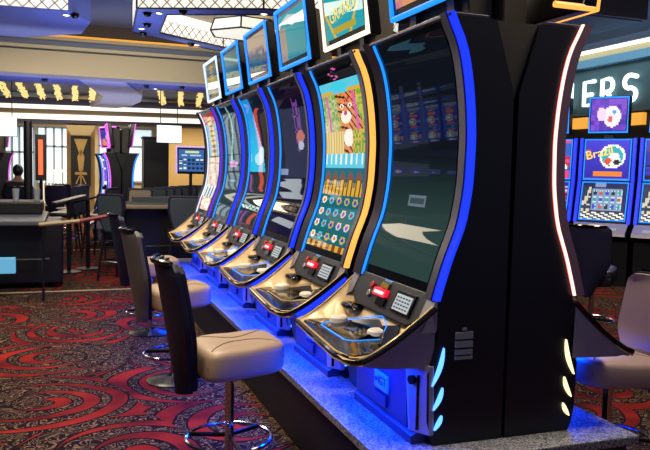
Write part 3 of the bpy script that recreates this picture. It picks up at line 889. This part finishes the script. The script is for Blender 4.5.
MB().add([(x, y, 3.66) for x, y in INN], [tuple(range(n))]).build('coffer_lid', 'cream_paint', ring)
# six sided lantern in it
def lantern(c, R0, R1, z0, z1, label):
    r = thing('ceiling_lantern', label, 'lantern', (c[0], c[1], z0))
    a0 = math.radians(12)
    p = [(math.cos(a0 + k * PI / 3), math.sin(a0 + k * PI / 3)) for k in range(6)]
    h = z1 - z0
    for k in range(6):
        a, b = p[k], p[(k + 1) % 6]
        MB().add([(a[0] * R0, a[1] * R0, 0), (b[0] * R0, b[1] * R0, 0), (b[0] * R1, b[1] * R1, h), (a[0] * R1, a[1] * R1, h)], [(0, 1, 2, 3)]).build('lantern_pane', 'lantern_glass', r)
    MB().add([(a[0] * R0, a[1] * R0, 0) for a in p], [tuple(range(6))]).build('lantern_base', 'lantern_glass', r)
    mb = MB()
    for k in range(6):
        a, b = p[k], p[(k + 1) % 6]
        mb.tube([(a[0] * R0, a[1] * R0, 0), (a[0] * R1, a[1] * R1, h)], .012, 6)
        mb.tube([(a[0] * R0, a[1] * R0, 0), (b[0] * R0, b[1] * R0, 0)], .012, 6); mb.tube([(a[0] * R1, a[1] * R1, h), (b[0] * R1, b[1] * R1, h)], .010, 6)
    mb.build('lantern_frame', 'window_frame', r)
    MB().tube([(0, 0, h), (0, 0, 3.66 - z0)], .03, 8).build('lantern_stem', 'window_frame', r)
    return r
lantern((2.33, 10.0), .50, .44, 3.37, 3.53, 'white six sided lantern hanging inside the octagonal coffer')
# left coffer, cut by the frame
r2 = thing('ceiling_coffer', 'hanging ceiling coffer at the upper left frame corner with lattice front', 'ceiling coffer')
L0 = [(-3.2, 9.4), (-.75, 9.75), (.05, 9.38), (.05, 8.0), (-.8, 7.2), (-3.2, 7.2)]
L0 = [(-3.4, 9.3), (-.70, 9.45), (.02, 9.40), (.30, 9.95), (.20, 10.9), (-.6, 11.6), (-3.4, 11.6)]
MB().prism(L0, lambda x, y: (x, y, 3.35), lambda x, y: (x, y, 3.74)).build('soffit', 'blue_paint', r2)
for a, b in zip(L0[:3], L0[1:3]):
    quad_uv('lattice_panel', 'lattice', (a[0], a[1] - .02, 3.36), (b[0], b[1] - .02, 3.36), (b[0], b[1] - .02, 3.74), (a[0], a[1] - .02, 3.74), r2)
# dome cameras and downlights
domes = [(.10, 9.55, 3.35, 'under the left coffer'), (.92, 9.05, 3.35, 'at the near left corner of the octagon'), (.99, 9.75, 3.35, 'on the left side of the octagon'), (1.30, 8.75, 3.35, 'on the near side of the octagon'), (2.35, 8.42, 3.35, 'near the octagon corner above the toppers'), (-.35, 13.3, 2.95, 'below the far beam at the left'), (1.35, 13.4, 2.95, 'below the far beam at the middle'), (1.95, 13.2, 2.95, 'below the far beam behind the toppers'), (1.0, 10.4, 3.35, 'on the far left corner of the octagon'), (1.75, 10.95, 3.35, 'on the far side of the octagon')]
for x, y, z, w in domes:
    d = MB().lathe([(0, -.055), (.028, -.048), (.045, -.028), (.05, 0), (.06, 0), (.06, .01), (0, .01)], (0, 0, 0), 16).build('dome_camera', 'glass_black', smooth=True); d.location = (x, y, z)
    tag(d, 'small black dome camera ' + w, 'camera', 'ceiling dome cameras')
spots = [(.0, 9.62, 3.35, 'under the left coffer'), (1.05, 9.0, 3.35, 'at the near left of the octagon'), (.95, 10.1, 3.35, 'on the left side of the octagon'), (2.22, 8.5, 3.35, 'at the near right of the octagon'), (1.85, 11.05, 3.35, 'on the far side of the octagon'), (1.55, 13.8, 2.95, 'below the far beam near the curve')]
for x, y, z, w in spots:
    d = thing('downlight', 'small lit round downlight ' + w, 'ceiling light', (x, y, z), group='small lit ceiling downlights')
    MB().lathe([(.035, -.004), (.048, -.012), (.052, 0), (.035, 0)], n=16).build('light_rim', 'trim_silver', d)
    MB().lathe([(0, -.012), (.035, -.008), (.036, -.001), (0, -.001)], n=16).build('light_lens', 'bulb', d)

# right side: letter sign wall and stepped coves (runs along y)
struct(MB().box(9, 9.2, -3, 24, 2.62, 3.46).build('wall_right', 'sign_wall'))
struct(MB().box(9.05, 9.2, -3, 24, 0, 2.62).build('wall_right_lower', 'skirt_black'))
struct(MB().box(8.85, 9.2, -3, 24, 3.46, 3.60).build('trim_14', 'skyblue_paint'))
struct(MB().box(8.95, 9.2, -3, 24, 3.60, 3.72).build('trim_15', 'beige_light'))
struct(MB().box(8.80, 9.2, -3, 24, 3.72, 3.93).build('trim_16', 'cove_white'))
lw = thing('letter_sign', 'glowing white letters on the teal wall at the right', 'sign')
def stroke(name, paths, y, z):
    mb = MB()
    for p, cl in paths:
        mb.tube([(8.93, y - a * .86, z + b * .93) for a, b in p], .038, 10, closed=cl, flat=1.)
        for a, b in (p[0], p[-1]): mb.ell((8.93, y - a * .86, z + b * .93), (.038, .038, .038), nu=10, nv=6)
    mb.build(name, 'letter_white', lw, smooth=True, angle=60)
Hh = .45
arc = lambda cx, cy, r, a0, a1, n=10, ry=None: [(cx + r * math.cos(math.radians(a0 + (a1 - a0) * k / n)), cy + (ry or r) * math.sin(math.radians(a0 + (a1 - a0) * k / n))) for k in range(n + 1)]
stroke('letter_i', [([(0, 0), (0, Hh)], False)], 11.33, 2.80)
stroke('letter_e', [([(.30, 0), (0, 0), (0, Hh), (.30, Hh)], False), ([(0, .20), (.24, .20)], False)], 10.97, 2.79)
stroke('letter_r', [([(0, 0), (0, Hh), (.18, Hh)] + arc(.18, .33, .12, 90, -90) + [(0, .21)], False), ([(.15, .21), (.32, 0)], False)], 10.50, 2.79)
stroke('letter_s', [([(.34, Hh - .03)] + arc(.17, .34, .15, 60, 270, 12, .12)[:-1] + arc(.17, .11, .17, 90, -120, 12, .12), False)], 9.98, 2.79)
for y0, y1, w in ((10.9, 11.3, 'left of the middle video slot'), (9.55, 9.95, 'right of the middle video slot')):
    tag(MB().box(8.96, 9.07, y0, y1, 2.38, 2.58).build('gold_light_box', 'gold_light'), 'small golden lit panel under the letter sign, ' + w, 'light', 'gold panels under the sign')
# suspended soffit box at the upper right
struct(MB().box(5.45, 6.35, 6.85, 9.2, 3.32, 3.74).build('trim_17', 'teal_paint'))
struct(MB().box(5.45, 6.36, 6.78, 6.85, 3.33, 3.745).build('trim_18', 'grey_paint'))

# ------------------------------------------------------------------ far left furniture
# black column post and craps table
def slab_obj(name, m, label, cat, *b, bev=.01, **k):
    return tag(MB().box(*b).build(name, m, bevel=bev), label, cat, **k)
ct = thing('gaming_table', 'long dark gaming table at the left frame edge with grey top', 'table')
MB().box(-2.9, -.24, 8.8, 10.6, .80, .86).build('table_top', 'table_grey', ct, bevel=.015)
MB().box(-2.8, -.05, 9.3, 10.4, .05, .80).build('table_body', 'table_black', ct, bevel=.03)
MB().box(-2.8, -.30, 9.9, 10.6, .86, 1.02).build('table_rack', 'table_black', ct, bevel=.02)
MB().tube([(-2.8, 8.95, .40), (-.2, 8.95, .40)], .015, 8).build('foot_rail', 'chrome', ct)
for x in (-2.2, -.35): MB().tube([(x, 8.95, .40), (x, 9.35, .40)], .012, 8).build('rail_bracket', 'chrome', ct)
slab_obj('floor_sign', 'blue_sign', 'pale blue lit sign box low at the left frame edge', 'sign', -1.25, -.55, 8.72, 8.80, .27, .45)
po = thing('post', 'tall black post rising behind the left gaming table', 'post', (-.62, 13.2, 0))
MB().lathe([(0, 0), (.16, 0), (.16, .03), (.07, .05), (.07, 2.22), (0, 2.22)], n=16).build('pole', 'table_black', po)
rs = thing('totem_sign', 'black totem with vertical red glowing bar beside the tall post', 'sign', (-.43, 13.6, 0))
MB().box(-.09, .09, -.05, .05, 1.22, 2.02).build('case', 'table_black', rs, bevel=.01)
MB().box(-.04, .035, -.06, -.045, 1.32, 1.93).build('red_bar', mat('orange_bar', 'f04020', .4, emit=(1., .12, .04), es=1.6), rs, bevel=.01)
MB().tube([(0, 0, 0), (0, 0, 1.25)], .03, 8).build('stand', 'table_black', rs)
MB().lathe([(0, 0), (.15, 0), (.15, .03), (0, .03)], n=16).build('foot', 'table_black', rs)
# hanging white panels
for (x0, x1, z0, z1, y, lab) in ((-1.35, -.84, 1.99, 2.33, 14., 'glowing white hanging screen at the left frame edge'), (1.61, 2.06, 1.97, 2.29, 14., 'glowing white hanging screen above the row of dark chairs')):
    p = thing('hanging_screen', lab, 'screen', ((x0 + x1) / 2, y, z0), group=None)
    w = (x1 - x0) / 2
    MB().box(-w, w, -.03, .03, 0, z1 - z0).build('screen_face', 'panel_white', p)
    MB().box(-w - .01, w + .01, .03, .06, -.01, z1 - z0 + .01).build('screen_back', 'table_black', p)
    for s in (-1, 1): MB().tube([(s * w * .7, .04, z1 - z0), (s * w * .7, .04, 2.97 - z0)], .008, 6).build('drop_rod', 'table_black', p)
# information board
bo = thing('display_board', 'lit game rules display with lilac frame beyond the card table', 'display', (1.866, 11.6, 0))
MB().box(-.23, .23, -.03, .03, 1.40, 1.83).build('case', 'bezel_black', bo, bevel=.01)
MB().grid(lambda u, v: (-.20 + .40 * u, -.034, 1.44 + .35 * v), 36, 30, pic_board).build('screen', 'screen_bright', bo)
MB().tube([(-.235, -.03, 1.40), (-.235, -.03, 1.83), (.235, -.03, 1.83), (.235, -.03, 1.40)], .018, 6).build('frame', mat('lilac', 'c8a0e0', .4, emit=(.6, .4, .85), es=.7), bo)
MB().tube([(0, .02, 0), (0, .02, 1.42)], .025, 8).build('stand', 'table_black', bo)
MB().lathe([(0, 0), (.16, 0), (.16, .03), (0, .03)], n=16).build('foot', 'table_black', bo)

# card table (semi oval) with two four-legged chairs
tt = thing('card_table', 'black card table with felt top and pale rail beyond the stools', 'table')
arc_t = [(.42, 10.35), (.55, 10.05), (.8, 9.92), (1.9, 9.92), (2.3, 10.1), (2.4, 10.4), (2.4, 11.0), (.42, 11.0)]
MB().prism(arc_t, lambda x, y: (x, y, .93), lambda x, y: (x, y, .985)).build('table_rail', 'table_rail', tt, bevel=.015)
MB().prism([(1.4 + (x - 1.4) * .88, 10.5 + (y - 10.5) * .82) for x, y in arc_t], lambda x, y: (x, y, .94), lambda x, y: (x, y, .992)).build('felt_top', 'felt', tt)
MB().box(.75, 2.2, 10.2, 10.95, .0, .94).build('table_body', 'table_black', tt, bevel=.02)
MB().box(.9, 2.0, 10.75, 10.95, .99, 1.06).build('chip_rack', 'table_grey', tt)
MB().tube([(.7, 10.0, .42), (2.3, 10.0, .42)], .014, 8).build('foot_rail', 'chrome', tt)

def make_bar(label, group='dark four legged chairs at the tables'):
    r = thing('bar_chair', label, 'chair', group=group)   # faces +y (back towards -y)
    pts = [(-.20, 1.12), (-.17, 1.145), (.17, 1.145), (.20, 1.12), (.205, .95), (.17, .80), (.12, .66), (.09, .63), (-.09, .63), (-.12, .66), (-.17, .80), (-.205, .95)]
    MB().prism(pts, lambda x, z: (x, -.21 - .08 * (z - .6), z), lambda x, z: (x, -.15 - .08 * (z - .6), z)).build('backrest', 'shell_navy', r, bevel=.012)
    b = [c for c in r.children][-1]
    MB().prism([(x * .86, .88 + (z - .88) * .88) for x, z in pts], lambda x, z: (x, -.222 - .08 * (z - .6), z), lambda x, z: (x, -.20 - .08 * (z - .6), z)).build('back_panel', 'slate_leather', b, bevel=.006)
    MB().ell((0, 0, .66), (.21, .21, .05), (.4, .5), 28, 10).build('seat', 'black_leather', r, smooth=True, angle=80)
    for sx in (-1, 1):
        for sy in (-1, 1):
            MB().tube([(sx * .15, sy * .15, .64), (sx * .21, sy * .21, 0)], [.022, .014], 8).build('leg', 'wood_dark', r)
    q = .185
    MB().tube([(-q, -q, .26), (q, -q, .26), (q, q, .26), (-q, q, .26)], .011, 6, closed=True).build('footrest', 'chrome', r)
    return r
c0 = make_bar('dark chair with slate grey back at the card table, right one'); c0.location = (1.42, 9.35, 0); c0.rotation_euler = (0, 0, math.radians(-8))
place_copy(c0, (.66, 9.75, 0), math.radians(-38), 'dark chair with slate grey back at the left end of the card table')
place_copy(c0, (.50, 12.3, 0), math.radians(60), 'small dark four legged chair beyond the slanting rail')
gr_ = 'row of dark chairs behind the card table'
for k in range(6):
    c = place_copy(c0, ((.115 + .0105 * k) * (12.8 + .46 * k), 12.8 + .46 * k, 0), math.radians(-12), 'dark chair in the crowded row behind the card table, %s from the left' % ('first second third fourth fifth sixth'.split()[k]), group=gr_)
for k, (x, y, a) in enumerate(((-.05, 13.0, 70), (.07, 13.6, 60), (.02, 14.35, 75))):
    place_copy(c0, (x, y, 0), math.radians(a), 'dark chair by the pillar, %s of three facing the neon machines' % ('left middle right'.split()[k]), group='dark chairs before the neon machines')
tn = place_copy(c0, (1.1, 12.0, 0), math.radians(170), 'chair on the dealer side of the card table with rounded tan back', group='chairs on the dealer side')
for c in tn.children:
    if c.name.startswith('backrest'):
        for q in c.children:
            q.data = q.data.copy(); q.data.materials[0] = MATS['table_rail']; q.location.y = .08
# slanted hand rail with posts
hr = thing('hand_rail', 'long rail running from the left table to the chairs, cream then wine red', 'rail')
MB().tube([(-.29, 8.4, .845), (.13, 8.4, .885)], .022, 8).build('rail_bar', 'cream_rail', hr)
MB().tube([(.13, 8.4, .885), (.44, 8.4, .945)], .022, 8).build('rail_end', 'wine_rail', hr)
MB().tube([(-.25, 8.42, 0), (-.25, 8.42, .85)], .014, 8).build('rail_post', 'table_black', hr)
# tray tables
for k, (x, y, a, w) in enumerate(((.02, 10.6, .3, 'left'), (.28, 10.9, -.2, 'right'))):
    t_ = thing('tray_stand', 'small black tilted tray on a stand beyond the rail, %s one' % w, 'tray', (x, y, 0), a, group='black trays beyond the rail')
    MB().prism([(-.2, -.13), (.2, -.13), (.24, 0), (.2, .13), (-.2, .13)], lambda u, v: (u, v, 1.0 + .25 * u), lambda u, v: (u, v, 1.035 + .25 * u)).build('tray', 'black_leather', t_, bevel=.01)
    MB().tube([(0, 0, 0), (0, 0, 1.0)], .03, 8).build('stem', 'table_black', t_)
    MB().lathe([(0, 0), (.17, 0), (.17, .02), (0, .03)], n=20).build('foot', 'table_black', t_)
# carpet trim lines
struct(MB().prism([(-4, 9.0), (.95, 9.02), (.95, 9.05), (-4, 9.03)], lambda x, y: (x, y, 0), lambda x, y: (x, y, .006)).build('trim_19', 'beige_light'))
struct(MB().prism([(-.1, 13.4), (.6, 13.4), (.6, 13.44), (-.1, 13.44)], lambda x, y: (x, y, 0), lambda x, y: (x, y, .006)).build('trim_20', 'beige_light'))
# glasses on the left table
for k, (x, y, w) in enumerate(((-.63, 10.2, 'left'), (-.38, 10.3, 'right'))):
    g = MB().lathe([(0, 0), (.035, 0), (.045, .16), (.04, .16), (.032, .01), (0, .01)], n=20).build('drinking_glass', 'glassware', smooth=True); g.location = (x, y, 1.02)
    tag(g, 'clear drinking glass on the left gaming table rack, %s of two' % w, 'glass', 'glasses on the left table')

# far slot banks (small copies)
def far_machine(label, pic, sn, sf, loc, rz, top=True):
    m = make_machine(label, pic, top_reef if top else None, sn, sf, 'neon_magenta', nscr=(12, 30), full=False, group='distant slot machines'); m.location = loc; m.rotation_euler = (0, 0, rz); return m
pb = pic_bars('c060e0', 'e8c0f0', '4040d0')
far_machine('distant slot machine seen end on, magenta strip, facing left', pb, 'neon_magenta', 'neon_magenta', (.96, 14.5, 0), 0)
fb = far_machine('distant slot machine seen end on, blue strip, facing right', pb, 'neon_azure', 'neon_azure', (.965, 14.42, 0), PI)
MB().prism([(-.11, 1.735), (.11, 1.735), (0, 1.43)], lambda x, z: (x, Y0 + .02, z), lambda x, z: (x, Y1, z)).build('back_filler', 'cabinet_black', fb)
[setattr(c, 'location', (0, .08, 0)) for c in fb.children if c.name.startswith('back_filler')]
far_machine('distant pink lit slot machine showing its glowing screen left of the black cabinets', pic_bars('f0a0e0', '8060ff', 'ffffff'), 'neon_magenta', 'neon_magenta', (1.0, 15.6, 0), math.radians(25))
for k in range(2):
    far_machine('rainbow lit distant slot machine at the left frame edge, %s one' % ('nearer', 'farther')[k], pic_bars('30c0b0', '3060d0', 'e070a0'), 'neon_azure', 'neon_magenta', (-1.50 - .15 * k, 17.9 + 1.05 * k, 0), PI + .2)
bp = thing('black_cabinet', 'tall black cabinet left of the hanging white screen', 'cabinet', (1.85, 16.2, 0))
MB().box(-.27, .27, 0, .5, 0, 2.12).build('body', 'table_black', bp, bevel=.02)
MB().box(-.29, .29, -.02, .52, 2.12, 2.16).build('cap', 'table_black', bp)

# back wall features
def window(n, x0, x1, z0, z1, nx, y=23.95):
    w = struct(MB().box(x0, x1, y, y + .04, z0, z1).build('window_%d' % n, 'window_glow'))
    mb = MB()
    for k in range(nx + 1):
        x = x0 + (x1 - x0) * k / nx; mb.box(x - .03, x + .03, y - .04, y + .02, z0, z1)
    for z in (z0, (z0 + z1 * 2) / 3, z1): mb.box(x0, x1, y - .04, y + .02, z - .03, z + .03)
    mb.build('window_mullion', 'mullion', w)
window(1, -2.6, -.95, .3, 2.65, 8)
window(2, -.85, .10, .9, 2.65, 4)
window(3, .95, 2.6, 1.0, 2.7, 2)
struct(MB().box(-3, -1.0, 23.7, 23.8, .2, 2.45).build('trim_21', 'slate_paint')) if False else None
bl = thing('balustrade', 'white balustrade in front of the far window', 'railing', (0, 23.2, 0))
MB().box(-.8, .05, -.03, .03, 1.28, 1.36).build('top_rail', 'white_rail', bl)
MB().box(-.8, .05, -.03, .03, .35, .42).build('bottom_rail', 'white_rail', bl)
for k in range(9): MB().box(-.78 + k * .1, -.745 + k * .1, -.02, .02, .0 if k % 4 == 0 else .40, 1.30).build('baluster', 'white_rail', bl)
# pillar with deco panel and fan capital
pz = thing('pillar', 'square beige pillar with fan capital and black and gold deco panel', 'pillar', (.35, 20.5, 0))
MB().box(-.36, .36, 0, .6, 0, 2.6).build('shaft', 'column_beige', pz)
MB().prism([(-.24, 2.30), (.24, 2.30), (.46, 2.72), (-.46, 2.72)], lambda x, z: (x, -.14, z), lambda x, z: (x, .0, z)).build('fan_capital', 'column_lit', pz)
MB().box(-.25, .25, -.10, -.02, .95, 2.28).build('deco_panel', 'deco_black', pz)
dp = [c for c in pz.children][-1]
mb = MB()
for pts in ([(-.02, 1.75), (.02, 1.75), (.17, 2.2), (-.17, 2.2)], [(-.05, 1.35), (.05, 1.35), (.09, 1.72), (0, 1.95), (-.09, 1.72)], [(-.16, 1.25), (.16, 1.25), (.14, 1.32), (-.14, 1.32)], [(-.015, 1.0), (.015, 1.0), (.015, 1.4), (-.015, 1.4)], [(-.14, 1.0), (-.11, 1.0), (-.02, 1.22), (-.05, 1.22)], [(.14, 1.0), (.11, 1.0), (.02, 1.22), (.05, 1.22)]):
    mb.prism(pts, lambda x, z: (x, -.115, z), lambda x, z: (x, -.09, z))
mb.build('deco_motif', 'deco_gold', dp)
struct(MB().box(2.75, 11.5, 23.6, 23.95, 0, 3.2).build('trim_22', 'column_beige'))

# ------------------------------------------------------------------ person (seated, seen from behind)
def skin_body(name, verts, edges, radii, m, parent=None, sub=2):
    me = bpy.data.meshes.new(name); me.from_pydata(verts, edges, [])
    o = bpy.data.objects.new(name, me); COL.objects.link(o)
    md = o.modifiers.new('skin', 'SKIN'); md.use_smooth_shade = True
    for i, r in enumerate(radii): me.skin_vertices[0].data[i].radius = (r, r) if not isinstance(r, tuple) else r
    me.skin_vertices[0].data[0].use_root = True
    s = o.modifiers.new('sub', 'SUBSURF'); s.levels = sub; s.render_levels = sub
    me.materials.append(MATS[m])
    if parent: o.parent = parent
    return o
pe = thing('person', 'person in black with short black hair seated with back turned, left', 'person', (-.88, 14.9, 0))
V = [(0, 0, .62), (0, 0, .80), (0, 0, 1.0), (0, .02, 1.13), (0, .03, 1.22), (0, .04, 1.30), (0, .05, 1.40),
     (-.17, .01, 1.10), (-.24, .08, .90), (-.20, .30, .84), (.17, .01, 1.10), (.24, .08, .90), (.20, .30, .84),
     (-.10, .08, .60), (-.12, .42, .60), (-.12, .45, .18), (-.12, .54, .05), (.10, .08, .60), (.12, .42, .60), (.12, .45, .18), (.12, .54, .05)]
E_ = [(0, 1), (1, 2), (2, 3), (3, 4), (4, 5), (5, 6), (3, 7), (7, 8), (8, 9), (3, 10), (10, 11), (11, 12), (0, 13), (13, 14), (14, 15), (15, 16), (0, 17), (17, 18), (18, 19), (19, 20)]
Rr = [.15, .135, .15, .12, .055, .075, .07, .075, .05, .04, .075, .05, .04, .09, .07, .045, .04, .09, .07, .045, .04]
body = skin_body('body', V, E_, Rr, 'skin', pe)
skin_body('shirt', [(0, -.005, .66), (0, -.005, .82), (0, -.005, 1.0), (0, .01, 1.13), (-.17, .0, 1.11), (-.25, .07, .90), (-.215, .25, .85), (.17, .0, 1.11), (.25, .07, .90), (.215, .25, .85)],
          [(0, 1), (1, 2), (2, 3), (3, 4), (4, 5), (5, 6), (3, 7), (7, 8), (8, 9)], [.175, .16, .175, .135, .10, .07, .055, .10, .07, .055], 'shirt_black', pe)
skin_body('trousers', [(0, 0, .62), (-.10, .08, .60), (-.12, .42, .60), (-.12, .45, .15), (.10, .08, .60), (.12, .42, .60), (.12, .45, .15)],
          [(0, 1), (1, 2), (2, 3), (0, 4), (4, 5), (5, 6)], [.165, .11, .085, .06, .11, .085, .06], 'shirt_black', pe)
MB().ell((0, .03, 1.38), (.095, .11, .12), nu=20, nv=12).build('hair', 'hair', pe, smooth=True)
ps = place_copy(s4, (-.88, 14.9, 0), PI / 2, 'dark padded stool under the seated person at the left')
for k, (x, y) in enumerate(((-.22, 15.9), (-.20, 16.8))):
    place_copy(s4, (x, y, 0), PI / 2 + .3 * k, 'dark padded stool near the seated person, %s one' % ('nearer', 'farther')[k])

# ------------------------------------------------------------------ lights
def area(name, loc, size, power, color, rot=(0, 0, 0), sy=None, spread=None):
    l = bpy.data.lights.new(name, 'AREA'); l.energy = power; l.color = color; l.size = size
    if sy: l.shape = 'RECTANGLE'; l.size_y = sy
    if spread: l.spread = spread
    o = bpy.data.objects.new(name, l); COL.objects.link(o); o.location = loc; o.rotation_euler = rot; return o
for i in range(6):
    area('deck_underglow', (1.20, 2.88 + i, .70), .12, 18.0, (.0, .045, 1.), sy=.6)
area('deck_underglow', (2.28, 3.1, .70), .12, 18.0, (.0, .045, 1.), sy=.6)
WARM = (1., .84, .62)
area('ceiling_lamp', (-.3, 2.6, 3.7), .8, 90, WARM)
area('ceiling_lamp', (.5, 5.0, 3.7), .8, 90, WARM)
area('ceiling_lamp', (.3, 7.6, 3.3), .8, 70, WARM)
area('ceiling_lamp', (-2.6, 6.5, 3.7), 1.5, 70, WARM)
area('ceiling_lamp', (3.0, 2.4, 3.7), .8, 100, WARM)
area('ceiling_lamp', (6.0, 7.0, 3.3), 1.2, 60, WARM)
area('ceiling_lamp', (-1.2, 10.6, 3.3), 1.5, 35, WARM)
area('ceiling_lamp', (0, 16.5, 2.9), 2.5, 110, WARM)
area('ceiling_lamp', (0, 21.5, 2.9), 2.5, 200, WARM)
area('ceiling_lamp', (4, 21.5, 2.9), 2.5, 150, WARM)
area('fill_uplight', (.5, 9.4, 2.4), 1.5, 25, (.5, .6, 1.), rot=(PI, 0, 0))  # unseen uplights added in mid-air to brighten ceiling, beam and soffits
area('fill_uplight', (.5, 10.8, 2.6), 3.5, 35, (1., .9, .70), rot=(math.radians(110), 0, 0), sy=.4)
area('fill_uplight', (0, 12.9, 2.3), 5., 30, (.22, .32, 1.), rot=(PI, 0, 0), sy=.6)
area('fill_uplight', (.8, 16.3, 2.5), 3., 22, (.55, .62, 1.), rot=(PI, 0, 0), sy=3.)  # added to make the star ceiling and its curve lighter and bluer
area('sign_fill', (8.3, 10.2, 3.65), .3, 14, (.75, .95, 1.), rot=(0, math.radians(-50), 0), sy=4.)  # added stand-in for the cove's wash, brightens the sign wall
area('sign_fill', (7.6, 8.0, 2.7), .5, 12, (.5, .85, 1.), rot=(PI, 0, 0), sy=3.)  # added upward fill for the dark soffit underside
w = bpy.data.worlds.new('world'); scene.world = w; w.use_nodes = True
w.node_tree.nodes['Background'].inputs[0].default_value = (.35, .42, .7, 1); w.node_tree.nodes['Background'].inputs[1].default_value = .35

# ------------------------------------------------------------------ camera
cam = bpy.data.cameras.new('camera'); cam.sensor_width = 36; cam.lens = 720 / 650 * 36; cam.clip_start = .05
co = bpy.data.objects.new('camera', cam); COL.objects.link(co)
Rm = ((0.94150059, -0.00471201, 0.33697838), (-0.3362969, -0.07820858, 0.93850297), (0.02193237, -0.99692588, -0.07521806))
M = Matrix(((Rm[0][0], -Rm[0][1], -Rm[0][2], 0), (Rm[1][0], -Rm[1][1], -Rm[1][2], 0), (Rm[2][0], -Rm[2][1], -Rm[2][2], 1.5), (0, 0, 0, 1)))
co.matrix_world = M
scene.camera = co
vs_ = scene.view_settings
vs_.view_transform = 'Standard'; vs_.look = 'None'; vs_.gamma = 1; vs_.use_curve_mapping = False; vs_.exposure = 0.0
